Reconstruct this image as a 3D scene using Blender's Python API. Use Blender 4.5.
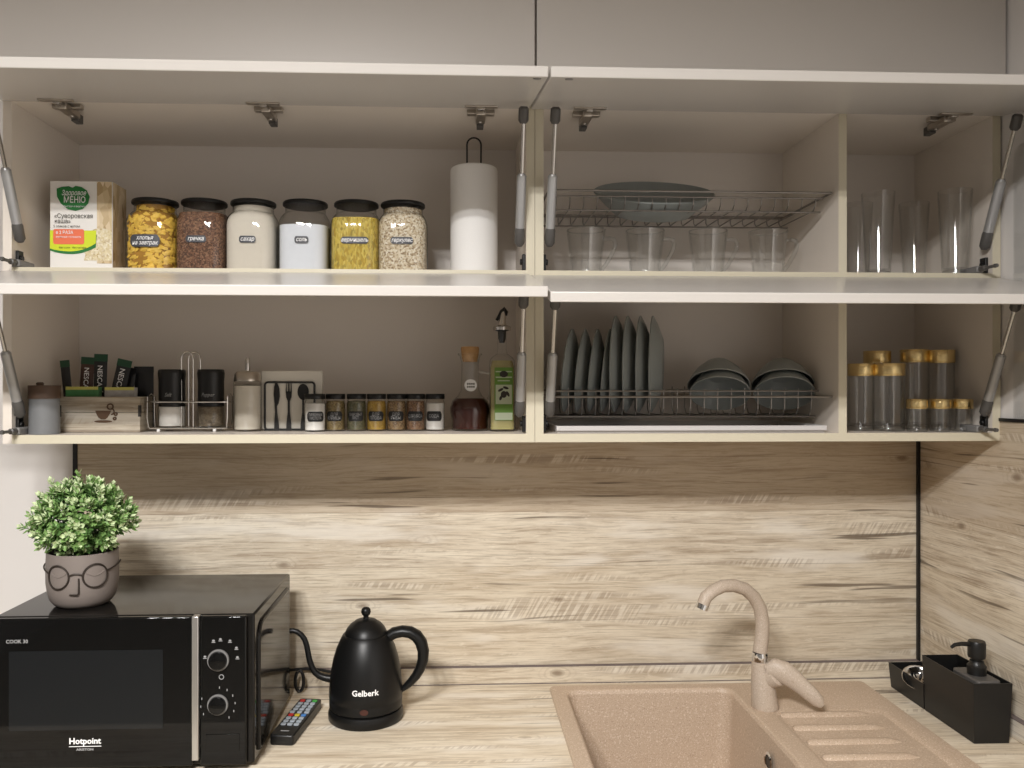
import bpy, bmesh, math, random
from mathutils import Vector, Matrix
random.seed(7)
PI = math.pi
for o in list(bpy.data.objects):
    bpy.data.objects.remove(o)
SC = bpy.context.scene
COL = SC.collection

# ------------------------------------------------------------------ camera
F, PU, PV = 825.0, 492.0, 387.0          # focal length and principal point in pixels of the 1024x768 frame
YAW = math.radians(2.57)
CAMY, CAMZ = -1.83, 1.53
cs, sn = math.cos(YAW), math.sin(YAW)
cd = bpy.data.cameras.new('camera')
cam = bpy.data.objects.new('camera', cd)
COL.objects.link(cam)
cam.location = (0, CAMY, CAMZ)
cam.rotation_euler = (PI/2, 0, -YAW)
cd.sensor_width = 36
cd.lens = F*36/1024
cd.shift_x = (512-PU)/1024
cd.shift_y = (PV-384)/1024
cd.clip_start = 0.02
SC.camera = cam

# ------------------------------------------------------------------ world + exposure
w = bpy.data.worlds.new('world')
SC.world = w
w.use_nodes = True
w.node_tree.nodes['Background'].inputs[0].default_value = (0.9, 0.95, 1.0, 1)
w.node_tree.nodes['Background'].inputs[1].default_value = 0.15
vs = SC.view_settings
vs.view_transform = 'Standard'
vs.look = 'None'
vs.gamma = 1
vs.use_curve_mapping = False
vs.exposure = 0.0
SC.cycles.max_bounces = 10
SC.cycles.diffuse_bounces = 5
SC.cycles.glossy_bounces = 4
SC.cycles.transmission_bounces = 6
SC.cycles.transparent_max_bounces = 24
SC.cycles.use_denoising = True
SC.cycles.use_light_tree = False
SC.cycles.use_adaptive_sampling = False
SC.cycles.caustics_reflective = False
SC.cycles.caustics_refractive = False
SC.cycles.sample_clamp_indirect = 4.0
LAMP_POWER = 420.0


def XU(u, Y):
    """world X of pixel column u on the plane at depth Y"""
    d = Y-CAMY
    t = (u-PU)/F
    return d*(t*cs+sn)/(cs-t*sn)


def FW(X, Y):
    return X*sn+(Y-CAMY)*cs


def ZV(v, X, Y):
    return CAMZ+(PV-v)/F*FW(X, Y)


def MP(u, Y):
    """metres per pixel there"""
    return FW(XU(u, Y), Y)/F


# ------------------------------------------------------------------ mesh helpers
class MB:
    def __init__(s):
        s.v, s.f, s.m = [], [], []

    def add(s, vs_, fs_, mi=0):
        n = len(s.v)
        s.v += [tuple(p) for p in vs_]
        s.f += [tuple(i+n for i in f) for f in fs_]
        s.m += [mi]*len(fs_)
        return s

    def box(s, x0, x1, y0, y1, z0, z1, mi=0, front=None):
        v = [(x0, y0, z0), (x1, y0, z0), (x1, y1, z0), (x0, y1, z0), (x0, y0, z1), (x1, y0, z1), (x1, y1, z1), (x0, y1, z1)]
        f = [(0, 3, 2, 1), (4, 5, 6, 7), (0, 1, 5, 4), (1, 2, 6, 5), (2, 3, 7, 6), (3, 0, 4, 7)]
        s.add(v, f, mi)
        if front is not None:
            s.m[-4] = front
        return s

    def tube(s, pts, r, n=8, closed=False, flat=1.0, mi=0):
        pts = [Vector(p) for p in pts]
        N = len(pts)
        rs = r if isinstance(r, (list, tuple)) else [r]*N
        tang = []
        for i in range(N):
            if closed:
                t = pts[(i+1) % N]-pts[i-1]
            else:
                t = pts[min(i+1, N-1)]-pts[max(i-1, 0)]
            k = 1
            while t.length < 1e-7 and k < N:
                k += 1
                t = pts[min(i+k, N-1)]-pts[max(i-k, 0)]
            tang.append(t.normalized())
        up = Vector((0, 0, 1)) if abs(tang[0].z) < 0.9 else Vector((0, 1, 0))
        a = tang[0].cross(up).normalized()
        vv = []
        for i in range(N):
            a = (a-tang[i]*a.dot(tang[i])).normalized()
            b = tang[i].cross(a)
            for k in range(n):
                q = 2*PI*k/n
                vv.append(pts[i]+a*math.cos(q)*rs[i]+b*math.sin(q)*rs[i]*flat)
        ff = []
        for i in range(N if closed else N-1):
            j = (i+1) % N
            for k in range(n):
                l = (k+1) % n
                ff.append((i*n+k, i*n+l, j*n+l, j*n+k))
        if not closed:
            ff.append(tuple(range(n))[::-1])
            ff.append(tuple((N-1)*n+k for k in range(n)))
        return s.add(vv, ff, mi)

    def lathe(s, prof, n=32, c=(0, 0, 0), mi=0):
        """prof: (r, z) or (r, z, exponent) from bottom to top"""
        vv, ff, rings = [], [], []
        for p in prof:
            r, z = p[0], p[1]
            e = p[2] if len(p) > 2 else 2.0
            if r < 1e-6:
                rings.append([len(vv)])
                vv.append((c[0], c[1], c[2]+z))
                continue
            ring = []
            for k in range(n):
                q = 2*PI*(k+.5)/n
                ca, sa = math.cos(q), math.sin(q)
                rr = r/((abs(ca)**e+abs(sa)**e)**(1/e))
                ring.append(len(vv))
                vv.append((c[0]+rr*ca, c[1]+rr*sa, c[2]+z))
            rings.append(ring)
        for A, B in zip(rings, rings[1:]):
            if len(A) == 1 and len(B) == 1:
                continue
            for k in range(n):
                l = (k+1) % n
                if len(A) == 1:
                    ff.append((A[0], B[l], B[k]))
                elif len(B) == 1:
                    ff.append((A[k], A[l], B[0]))
                else:
                    ff.append((A[k], A[l], B[l], B[k]))
        return s.add(vv, ff, mi)

    def poly(s, pts, y, mi=0):
        """flat polygon in the XZ plane facing -Y"""
        return s.add([(p[0], y, p[1]) for p in pts], [tuple(range(len(pts)))], mi)

    def slab(s, pts, y0, y1, mi=0):
        """XZ polygon extruded along Y"""
        n = len(pts)
        v = [(p[0], y0, p[1]) for p in pts]+[(p[0], y1, p[1]) for p in pts]
        f = [tuple(range(n)), tuple(range(2*n-1, n-1, -1))]
        f += [(i, i+n, (i+1) % n+n, (i+1) % n) for i in range(n)]
        return s.add(v, f, mi)

    def ext(s, pts, z0, z1, mi=0):
        """XY polygon extruded along Z"""
        n = len(pts)
        v = [(p[0], p[1], z0) for p in pts]+[(p[0], p[1], z1) for p in pts]
        f = [tuple(range(n))[::-1], tuple(range(n, 2*n))]
        f += [(i, (i+1) % n, (i+1) % n+n, i+n) for i in range(n)]
        return s.add(v, f, mi)

    def xf(s, M):
        s.v = [tuple(M @ Vector(p)) for p in s.v]
        return s


def obj(name, mb, mat, parent=None, smooth=True, bevel=0, world=False, ang=40, seg=2):
    me = bpy.data.meshes.new(name)
    v = mb.v
    if world and parent is not None:
        b = parent.location
        v = [(p[0]-b[0], p[1]-b[1], p[2]-b[2]) for p in v]
    me.from_pydata(v, [], mb.f)
    mats = mat if isinstance(mat, (list, tuple)) else [mat]
    for m in mats:
        me.materials.append(m)
    if len(mats) > 1:
        me.polygons.foreach_set('material_index', mb.m)
    if smooth:
        me.polygons.foreach_set('use_smooth', [True]*len(me.polygons))
        me.set_sharp_from_angle(angle=math.radians(ang))
    me.update()
    o = bpy.data.objects.new(name, me)
    COL.objects.link(o)
    if parent is not None:
        o.parent = parent
    if bevel:
        bv = o.modifiers.new('bevel', 'BEVEL')
        bv.width = bevel
        bv.segments = seg
        bv.limit_method = 'ANGLE'
        bv.harden_normals = False
    return o


def tag(o, label=None, cat=None, group=None, kind=None):
    if label:
        o['label'] = label
    if cat:
        o['category'] = cat
    if group:
        o['group'] = group
    if kind:
        o['kind'] = kind
    return o


def thing(name, label, cat, loc, rotz=0, group=None):
    o = bpy.data.objects.new(name, None)
    o.empty_display_size = .02
    COL.objects.link(o)
    o.location = loc
    o.rotation_euler = (0, 0, rotz)
    return tag(o, label, cat, group)


def copy_tree(o, parent=None):
    c = o.copy()
    COL.objects.link(c)
    c.parent = parent
    for ch in list(o.children):
        copy_tree(ch, c)
    return c


# ------------------------------------------------------------------ materials
def newmat(name):
    m = bpy.data.materials.new(name)
    m.use_nodes = True
    nt = m.node_tree
    return m, nt, nt.nodes['Principled BSDF'], nt.nodes.new, nt.links.new


def mat(name, col, rough=.5, metal=0., spec=.5, var=0., vscale=30., bump=0., bscale=200., coat=0.):
    m, nt, b, N, L = newmat(name)
    b.inputs['Base Color'].default_value = (*col, 1)
    b.inputs['Roughness'].default_value = rough
    b.inputs['Metallic'].default_value = metal
    b.inputs['Specular IOR Level'].default_value = spec
    b.inputs['Coat Weight'].default_value = coat
    tc = N('ShaderNodeTexCoord')
    nz = N('ShaderNodeTexNoise')
    nz.inputs['Scale'].default_value = vscale
    nz.inputs['Detail'].default_value = 4
    L(tc.outputs['Object'], nz.inputs['Vector'])
    mx = N('ShaderNodeMix')
    mx.data_type = 'RGBA'
    k = 1-var
    mx.inputs[6].default_value = (col[0]*k, col[1]*k, col[2]*k, 1)
    k = 1+var
    mx.inputs[7].default_value = (min(1, col[0]*k), min(1, col[1]*k), min(1, col[2]*k), 1)
    L(nz.outputs['Fac'], mx.inputs[0])
    L(mx.outputs[2], b.inputs['Base Color'])
    if bump:
        n2 = N('ShaderNodeTexNoise')
        n2.inputs['Scale'].default_value = bscale
        L(tc.outputs['Object'], n2.inputs['Vector'])
        bp = N('ShaderNodeBump')
        bp.inputs['Strength'].default_value = bump
        bp.inputs['Distance'].default_value = .001
        L(n2.outputs['Fac'], bp.inputs['Height'])
        L(bp.outputs[0], b.inputs['Normal'])
    return m


def glassmat(name, tint=(.992, .995, .993), edge=(.80, .82, .81), refl=.085):
    """thin clear glass: transparent sheet with a facing-dependent mirror reflection"""
    m = bpy.data.materials.new(name)
    m.use_nodes = True
    nt = m.node_tree
    nt.nodes.clear()
    N, L = nt.nodes.new, nt.links.new
    out = N('ShaderNodeOutputMaterial')
    lw = N('ShaderNodeLayerWeight')
    lw.inputs[0].default_value = .5
    pw = N('ShaderNodeMath'); pw.operation = 'POWER'; pw.inputs[1].default_value = 4
    L(lw.outputs['Facing'], pw.inputs[0])
    ma = N('ShaderNodeMath'); ma.operation = 'MULTIPLY_ADD'; ma.inputs[1].default_value = .6; ma.inputs[2].default_value = refl
    L(pw.outputs[0], ma.inputs[0])
    p2 = N('ShaderNodeMath'); p2.operation = 'POWER'; p2.inputs[1].default_value = 5
    L(lw.outputs['Facing'], p2.inputs[0])
    mx = N('ShaderNodeMix'); mx.data_type = 'RGBA'
    mx.inputs[6].default_value = (*tint, 1)
    mx.inputs[7].default_value = (*edge, 1)
    L(p2.outputs[0], mx.inputs[0])
    tr = N('ShaderNodeBsdfTransparent')
    L(mx.outputs[2], tr.inputs[0])
    gl = N('ShaderNodeBsdfGlossy')
    gl.inputs['Roughness'].default_value = .03
    ms = N('ShaderNodeMixShader')
    L(ma.outputs[0], ms.inputs[0])
    L(tr.outputs[0], ms.inputs[1])
    L(gl.outputs[0], ms.inputs[2])
    L(ms.outputs[0], out.inputs[0])
    return m


def granular(name, cols, scale, stretch=(1, 1, 1), rough=.7, bump=.6):
    """cells of grain, each with its own colour"""
    m, nt, b, N, L = newmat(name)
    tc = N('ShaderNodeTexCoord')
    mp = N('ShaderNodeMapping')
    mp.inputs['Scale'].default_value = stretch
    L(tc.outputs['Object'], mp.inputs[0])
    vo = N('ShaderNodeTexVoronoi')
    vo.inputs['Scale'].default_value = scale
    L(mp.outputs[0], vo.inputs['Vector'])
    sp = N('ShaderNodeSeparateColor')
    L(vo.outputs['Color'], sp.inputs[0])
    rp = N('ShaderNodeValToRGB')
    rp.color_ramp.elements.remove(rp.color_ramp.elements[0])
    for i, c in enumerate(cols):
        t = i/(len(cols)-1)
        e = rp.color_ramp.elements[0] if i == 0 else rp.color_ramp.elements.new(t)
        e.position = t
        e.color = (*c, 1)
    L(sp.outputs[0], rp.inputs[0])
    L(rp.outputs[0], b.inputs['Base Color'])
    b.inputs['Roughness'].default_value = rough
    bp = N('ShaderNodeBump')
    bp.inputs['Strength'].default_value = bump
    bp.inputs['Distance'].default_value = .002
    bp.invert = True
    L(vo.outputs['Distance'], bp.inputs['Height'])
    L(bp.outputs[0], b.inputs['Normal'])
    return m


def woodmat(name, along, across, off=0., plank=.118, rough=.55, tone=1.0, v0=0., dark_from=None):
    """sawn oak laminate: boards with grain, saw marks, knots and cracks"""
    m, nt, b, N, L = newmat(name)
    tc = N('ShaderNodeTexCoord')
    sx = N('ShaderNodeSeparateXYZ')
    L(tc.outputs['Object'], sx.inputs[0])
    idx = {'X': 0, 'Y': 1, 'Z': 2}

    def math_(op, a, bb=None, c=None):
        n = N('ShaderNodeMath'); n.operation = op
        for i, q in enumerate((a, bb, c)):
            if q is None:
                continue
            if isinstance(q, (int, float)):
                n.inputs[i].default_value = q
            else:
                L(q, n.inputs[i])
        return n.outputs[0]

    def vec(a, bb, c=0.):
        n = N('ShaderNodeCombineXYZ')
        for i, q in enumerate((a, bb, c)):
            if isinstance(q, (int, float)):
                n.inputs[i].default_value = q
            else:
                L(q, n.inputs[i])
        return n.outputs[0]

    def noise(v, scale=1., det=5., rough_=.55, dist=0.):
        n = N('ShaderNodeTexNoise')
        n.inputs['Scale'].default_value = scale
        n.inputs['Detail'].default_value = det
        n.inputs['Roughness'].default_value = rough_
        n.inputs['Distortion'].default_value = dist
        L(v, n.inputs['Vector'])
        return n.outputs['Fac']

    def ramp(fac, p0, p1):
        n = N('ShaderNodeMapRange')
        n.interpolation_type = 'SMOOTHSTEP'
        n.inputs[1].default_value = p0
        n.inputs[2].default_value = p1
        L(fac, n.inputs[0])
        return n.outputs[0]

    def mix(fac, a, bb):
        n = N('ShaderNodeMix'); n.data_type = 'RGBA'
        if isinstance(fac, (int, float)):
            n.inputs[0].default_value = fac
        else:
            L(fac, n.inputs[0])
        for i, q in ((6, a), (7, bb)):
            if isinstance(q, tuple):
                n.inputs[i].default_value = (*[x*tone for x in q], 1)
            else:
                L(q, n.inputs[i])
        return n.outputs[2]
    U = math_('ADD', sx.outputs[idx[along]], off)
    V = sx.outputs[idx[across]]
    # gentle waviness of the grain
    wv = noise(vec(math_('MULTIPLY', U, 2.2), math_('MULTIPLY', V, 7.0), 3.1), 1., 2.)
    V2 = math_('MULTIPLY_ADD', math_('SUBTRACT', wv, .5), .028, V)
    pk = math_('FLOOR', math_('DIVIDE', math_('SUBTRACT', V, v0), plank))
    wn = N('ShaderNodeTexWhiteNoise'); wn.noise_dimensions = '1D'
    L(math_('ADD', pk, 5.0), wn.inputs['W'])
    pv = wn.outputs['Value']
    po = math_('MULTIPLY', pv, 13.7)
    g1 = noise(vec(math_('MULTIPLY', U, 4.6), math_('MULTIPLY', V2, 78.), po), 1., 8., .68)
    g2 = noise(vec(math_('MULTIPLY', U, 2.4), math_('MULTIPLY', V2, 15.), po), 1., 5., .6)
    g3 = noise(vec(math_('MULTIPLY', U, 16.), math_('MULTIPLY', V2, 420.), po), 1., 3.)
    blot = noise(vec(math_('MULTIPLY', U, 3.0), math_('MULTIPLY', V, 16.), 9.), 1., 3.)
    c = mix(ramp(g2, .30, .70), (.46, .385, .29), (.61, .545, .44))
    c = mix(math_('MULTIPLY', ramp(g1, .42, .64), .55), c, (.68, .62, .51))
    c = mix(math_('MULTIPLY', ramp(g1, .47, .36), .5), c, (.255, .19, .13))
    c = mix(math_('MULTIPLY', ramp(g3, .52, .32), .42), c, (.22, .165, .11))
    # fine dark pores and lines
    g4 = noise(vec(math_('MULTIPLY', U, 5.5), math_('MULTIPLY', V2, 260.), 17.), 1., 4., .6)
    c = mix(math_('MULTIPLY', ramp(g4, .56, .66), .5), c, (.20, .145, .095))
    mo = noise(vec(math_('MULTIPLY', U, 26.), math_('MULTIPLY', V2, 90.), 5.), 1., 6., .7)
    c = mix(math_('MULTIPLY', ramp(mo, .55, .72), .45), c, (.26, .20, .14))
    c = mix(math_('MULTIPLY', ramp(mo, .45, .30), .45), c, (.72, .67, .57))
    # whitish scraped patches
    c = mix(math_('MULTIPLY', ramp(blot, .52, .68), .65), c, (.68, .64, .57))
    # board to board tone
    c = mix(math_('MULTIPLY', pv, .22), c, (.50, .41, .28))
    if dark_from is not None:            # the topmost printed board is a darker one
        c = mix(math_('MULTIPLY', ramp(math_('ADD', V, math_('MULTIPLY', math_('SUBTRACT', wv, .5), .02)), dark_from-.003, dark_from+.003), .42), c, (.30, .225, .155))
    # oblique saw marks in patches
    hm = noise(vec(math_('MULTIPLY', U, 1.3), math_('MULTIPLY', V, 17.), 21.), 1., 2.)
    hat = noise(vec(math_('MULTIPLY_ADD', V, -70., math_('MULTIPLY', U, 120.)), math_('MULTIPLY', V, 9.), 0.), 1., 1.)
    hk = math_('MULTIPLY', ramp(hm, .56, .66), ramp(hat, .47, .56))
    c = mix(math_('MULTIPLY', hk, .45), c, (.27, .215, .165))
    hk2 = math_('MULTIPLY', ramp(hm, .57, .64), ramp(hat, .52, .40))
    c = mix(math_('MULTIPLY', hk2, .28), c, (.70, .66, .58))
    # cracks along the grain
    ck = noise(vec(math_('MULTIPLY', U, 2.6), math_('MULTIPLY', V2, 75.), 40.), 1., 2., .4)
    cm = noise(vec(math_('MULTIPLY', U, 1.3), math_('MULTIPLY', V, 5.), 33.), 1., 2.)
    c = mix(math_('MULTIPLY', math_('MULTIPLY', ramp(ck, .635, .69), ramp(cm, .42, .56)), .75), c, (.075, .05, .03))
    # knots
    vo = N('ShaderNodeTexVoronoi')
    vo.inputs['Scale'].default_value = 1.
    L(vec(math_('MULTIPLY', U, 5.2), math_('MULTIPLY', V2, 11.), po), vo.inputs['Vector'])
    kd = math_('ADD', vo.outputs['Distance'], math_('MULTIPLY', math_('SUBTRACT', mo, .5), .10))
    ring = ramp(math_('SINE', math_('MULTIPLY', kd, 95.)), .1, .9)
    c = mix(math_('MULTIPLY', math_('MULTIPLY', ramp(kd, .30, .12), ring), .2), c, (.24, .175, .115))
    c = mix(math_('MULTIPLY', ramp(kd, .10, .03), .7), c, (.15, .10, .06))
    # joint line between printed boards
    fr = math_('FRACT', math_('DIVIDE', math_('SUBTRACT', V, v0), plank))
    c = mix(math_('MULTIPLY', ramp(fr, .014, .004), .5), c, (.16, .11, .07))
    L(c, b.inputs['Base Color'])
    b.inputs['Roughness'].default_value = rough
    b.inputs['Specular IOR Level'].default_value = .35
    bp = N('ShaderNodeBump')
    bp.inputs['Strength'].default_value = .25
    bp.inputs['Distance'].default_value = .001
    L(g1, bp.inputs['Height'])
    L(bp.outputs[0], b.inputs['Normal'])
    return m


def stonemat(name, base, dark, light, scale=520.):
    m, nt, b, N, L = newmat(name)
    tc = N('ShaderNodeTexCoord')
    n1 = N('ShaderNodeTexNoise'); n1.inputs['Scale'].default_value = scale; n1.inputs['Detail'].default_value = 2
    n2 = N('ShaderNodeTexNoise'); n2.inputs['Scale'].default_value = scale*.62; n2.inputs['Detail'].default_value = 2
    L(tc.outputs['Object'], n1.inputs['Vector'])
    mp = N('ShaderNodeMapping'); mp.inputs['Location'].default_value = (3, 5, 7)
    L(tc.outputs['Object'], mp.inputs[0]); L(mp.outputs[0], n2.inputs['Vector'])

    def mr(s, a, bb):
        n = N('ShaderNodeMapRange'); n.inputs[1].default_value = a; n.inputs[2].default_value = bb
        L(s, n.inputs[0]); return n.outputs[0]
    mx = N('ShaderNodeMix'); mx.data_type = 'RGBA'
    mx.inputs[6].default_value = (*base, 1); mx.inputs[7].default_value = (*dark, 1)
    L(mr(n1.outputs['Fac'], .56, .72), mx.inputs[0])
    m2 = N('ShaderNodeMix'); m2.data_type = 'RGBA'
    L(mx.outputs[2], m2.inputs[6]); m2.inputs[7].default_value = (*light, 1)
    L(mr(n2.outputs['Fac'], .56, .70), m2.inputs[0])
    L(m2.outputs[2], b.inputs['Base Color'])
    b.inputs['Roughness'].default_value = .5
    return m


def emit(name, col, st):
    m = bpy.data.materials.new(name)
    m.use_nodes = True
    nt = m.node_tree
    nt.nodes.clear()
    e = nt.nodes.new('ShaderNodeEmission')
    e.inputs[0].default_value = (*col, 1)
    e.inputs[1].default_value = st
    o = nt.nodes.new('ShaderNodeOutputMaterial')
    nt.links.new(e.outputs[0], o.inputs[0])
    return m


M = {}
M['paint'] = mat('wall paint', (.74, .71, .685), .8, var=.02, vscale=3)
M['farpaint'] = mat('taupe wall paint', (.28, .265, .25), .8, var=.03, vscale=3)
M['ceil'] = mat('ceiling paint', (.80, .79, .77), .9, var=.01)
M['floor'] = woodmat('floor boards', 'Y', 'X', plank=.15, tone=.45)
M['lam'] = mat('beige laminate', (.76, .695, .62), .38, var=.02, vscale=4)
M['front'] = mat('satin door laminate', (.53, .495, .46), .36, var=.02, vscale=4)
M['flap'] = mat('cream flap laminate', (.61, .58, .545), .24, spec=.35, var=.02, vscale=4)
M['edge'] = mat('cream edge band', (.62, .57, .44), .45, var=.02)
M['backpanel'] = mat('grey beige back panel', (.75, .70, .65), .5, var=.02, vscale=4)
M['wood_back'] = woodmat('oak laminate back', 'X', 'Z', off=.0, plank=.121, v0=1.253, dark_from=1.253, tone=1.14)
M['wood_right'] = woodmat('oak laminate side', 'Y', 'Z', off=4.3, plank=.121, v0=1.253, dark_from=1.253, tone=1.14)
M['wood_top'] = woodmat('oak laminate worktop', 'X', 'Y', off=7.7, plank=.135, tone=1.27)
M['wood_strip'] = woodmat('oak laminate strip', 'X', 'Z', off=2.2, plank=.4, tone=1.1)
M['blacktrim'] = mat('black trim', (.008, .007, .007), .4)
M['seal'] = mat('grey seal', (.16, .13, .125), .6)
M['black'] = mat('matte black plastic', (.008, .008, .008), .38, spec=.4, var=.1)
M['blackgloss'] = mat('gloss black', (.004, .004, .004), .05, spec=.28)
M['blackenamel'] = mat('black enamel', (.010, .009, .008), .10, spec=.2)
M['kettle'] = mat('matte black enamel', (.005, .005, .005), .38, spec=.3)
M['darkgrey'] = mat('dark grey plastic', (.085, .08, .075), .45)
M['midgrey'] = mat('grey plastic', (.19, .185, .18), .45)
M['strut'] = mat('strut silver paint', (.42, .42, .42), .38, metal=.55)
M['steel'] = mat('polished steel', (.62, .60, .57), .2, metal=1.)
M['nickel'] = mat('nickel plating', (.56, .51, .45), .3, metal=1.)
M['chrome'] = mat('chrome', (.75, .75, .75), .08, metal=1.)
M['wire'] = mat('steel wire', (.26, .24, .22), .32, metal=.9)
M['white'] = mat('white plastic', (.80, .79, .78), .5)
M['paper'] = mat('tissue paper', (.84, .83, .81), .9, bump=.4, bscale=500)
M['card'] = mat('white card', (.80, .78, .74), .7)
M['napkin'] = mat('napkin paper', (.70, .67, .60), .9)
M['glass'] = glassmat('clear glass')
M['jarglass'] = glassmat('jar glass', edge=(.42, .45, .42), refl=.055)
M['tumbler'] = glassmat('tumbler glass', tint=(.985, .987, .985), edge=(.72, .73, .72), refl=.075)
M['thickglass'] = glassmat('thick glass base', tint=(.93, .935, .93), edge=(.66, .67, .66), refl=.12)
M['gold'] = mat('hammered gold', (.92, .72, .36), .25, metal=1., bump=.5, bscale=380)
M['plate'] = mat('blue grey stoneware', (.27, .295, .29), .38, var=.08, vscale=20)
M['plate_rim'] = mat('pale glaze rim', (.34, .35, .33), .35)
M['stone'] = stonemat('sand granite composite', (.50, .385, .285), (.30, .21, .145), (.66, .55, .44))
M['stone_tap'] = stonemat('sand granite tap', (.48, .395, .315), (.33, .26, .20), (.57, .49, .41), 600)
M['pot'] = mat('taupe ceramic', (.19, .160, .142), .55, var=.04)
M['bronze'] = mat('dark bronze wire', (.035, .026, .02), .45, metal=.4)
M['soil'] = mat('dark soil', (.02, .016, .012), .9)
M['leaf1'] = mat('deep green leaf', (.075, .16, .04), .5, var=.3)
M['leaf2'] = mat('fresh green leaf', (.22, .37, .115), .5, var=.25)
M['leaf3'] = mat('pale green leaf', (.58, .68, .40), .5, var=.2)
M['labelgrey'] = mat('dark label', (.045, .047, .055), .5)
M['labelblack'] = mat('black label', (.008, .008, .009), .5)
M['ink_white'] = mat('white print', (.82, .82, .82), .5)
M['ink_dark'] = mat('dark print', (.03, .025, .02), .6)
M['ink_brown'] = mat('brown stamp print', (.085, .045, .022), .7)
M['ink_grey'] = mat('grey print', (.30, .30, .30), .5)
M['green'] = mat('green print', (.012, .17, .032), .5)
M['lime'] = mat('lime print', (.62, .72, .02), .5)
M['coral'] = mat('coral print', (.80, .17, .075), .5)
M['tan'] = granular('wheat photo print', [(.42, .30, .15), (.60, .47, .28), (.72, .60, .42), (.50, .37, .2)], 90, (1, 1, .5), .6, 0.)
M['porridge'] = granular('porridge photo print', [(.74, .66, .44), (.62, .52, .30), (.80, .74, .58), (.48, .36, .18)], 320, (1, 1, 1), .6, 0.)
M['corn'] = mat('corn flakes', (.78, .50, .075), .6, var=.3, vscale=60)
M['corn_core'] = mat('corn flake bulk', (.36, .18, .02), .8, var=.4, vscale=80)
M['buckwheat'] = granular('buckwheat', [(.055, .024, .013), (.11, .05, .026), (.20, .095, .05), (.30, .17, .10)], 400)
M['sugar'] = mat('cream sugar', (.66, .61, .52), .8, var=.03, vscale=100)
M['salt'] = mat('white salt', (.72, .75, .80), .8, var=.03, vscale=100)
M['pasta'] = granular('thin noodles', [(.40, .26, .03), (.56, .41, .06), (.64, .50, .11), (.30, .22, .03)], 300, (1, 1, .45))
M['oats'] = granular('rolled oats', [(.26, .18, .10), (.55, .44, .29), (.70, .61, .45), (.78, .72, .60)], 330)
M['cratewood'] = woodmat('whitewashed pine', 'X', 'Z', off=1.1, plank=.5, tone=.75)
M['greytin'] = mat('pale grey tin', (.17, .175, .18), .5, var=.04)
M['darkwood'] = mat('brown wood lid', (.085, .05, .032), .55, var=.4, vscale=40)
M['sachet'] = mat('dark foil sachet', (.012, .012, .014), .3, var=.2)
M['sachet_green'] = mat('green foil', (.012, .06, .028), .35)
M['sachet_brown'] = mat('brown foil', (.055, .022, .014), .35)
M['teagreen'] = mat('green tea envelope', (.06, .20, .07), .5, var=.5, vscale=60)
M['teagrey'] = mat('silver tea envelope', (.34, .32, .30), .5, var=.4, vscale=90)
M['teayellow'] = mat('yellow envelope edge', (.50, .47, .12), .5)
M['pepper'] = granular('ground pepper', [(.05, .035, .02), (.16, .12, .075), (.24, .19, .12)], 700)
M['cork'] = mat('cork', (.45, .26, .11), .8, var=.25, vscale=120)
M['cognac'] = mat('dark red brown liquor', (.040, .007, .003), .3, spec=.2)
M['oil'] = mat('pale yellow oil', (.36, .32, .13), .12)
M['olivegreen'] = mat('olive green print', (.13, .27, .035), .5, var=.15, vscale=80)
M['palegreen'] = mat('pale green print', (.50, .56, .40), .5)
SP = [granular('spice grain %d' % i, c, 420) for i, c in enumerate((
    [(.12, .085, .03), (.26, .18, .07), (.34, .27, .12)],
    [(.05, .055, .025), (.12, .12, .06), (.18, .15, .08)],
    [(.30, .18, .02), (.48, .31, .05), (.40, .22, .03)],
    [(.12, .07, .03), (.28, .17, .075), (.36, .26, .13)],
    [(.09, .04, .02), (.22, .11, .05), (.30, .19, .10)]))]
M['powder'] = mat('white powder', (.76, .74, .70), .9, var=.03)
M['button_grey'] = mat('grey rubber button', (.36, .40, .44), .6)
M['button_red'] = mat('red rubber button', (.5, .03, .025), .6)
M['button_green'] = mat('green rubber button', (.05, .35, .06), .6)
M['button_yellow'] = mat('yellow rubber button', (.6, .45, .03), .6)
M['button_blue'] = mat('blue rubber button', (.06, .2, .5), .6)
M['redlens'] = mat('red indicator lens', (.05, .012, .007), .4)
M['window'] = mat('tinted door glass', (.010, .011, .012), .07, spec=.3)
M['silver'] = mat('brushed aluminium', (.55, .54, .52), .32, metal=.9)
M['tray'] = mat('grey white tray', (.58, .56, .55), .5)
M['lamp'] = emit('led diffuser', (1.0, .98, .962), LAMP_POWER)

# ------------------------------------------------------------------ lettering
_tc = {}


def text(name, body, size, m, parent, loc, bend=0., shear=0., bold=0., rot=0., sx=1., yoff=0.):
    """flat lettering in the XZ plane facing -Y, or wrapped on an upright cylinder of radius bend"""
    cu = bpy.data.curves.new('lettering', 'FONT')
    cu.body = body
    cu.size = size
    cu.align_x = 'CENTER'
    cu.align_y = 'CENTER'
    cu.shear = shear
    cu.offset = bold
    cu.resolution_u = 2
    cu.space_line = .85
    t = bpy.data.objects.new('lettering', cu)
    COL.objects.link(t)
    me = bpy.data.meshes.new_from_object(t)
    bpy.data.objects.remove(t)
    bpy.data.curves.remove(cu)
    mb = MB()
    c, s = math.cos(rot), math.sin(rot)
    for v in me.vertices:
        x, z = v.co.x*sx, v.co.y
        x, z = x*c-z*s, x*s+z*c
        x += loc[0]
        if bend:
            mb.v.append((bend*math.sin(x/bend), -bend*math.cos(x/bend)+yoff, z+loc[2]))
        else:
            mb.v.append((x, loc[1], z+loc[2]))
    mb.f = [tuple(p.vertices) for p in me.polygons]
    mb.m = [0]*len(mb.f)
    bpy.data.meshes.remove(me)
    return obj(name, mb, m, parent, smooth=False)


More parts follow.
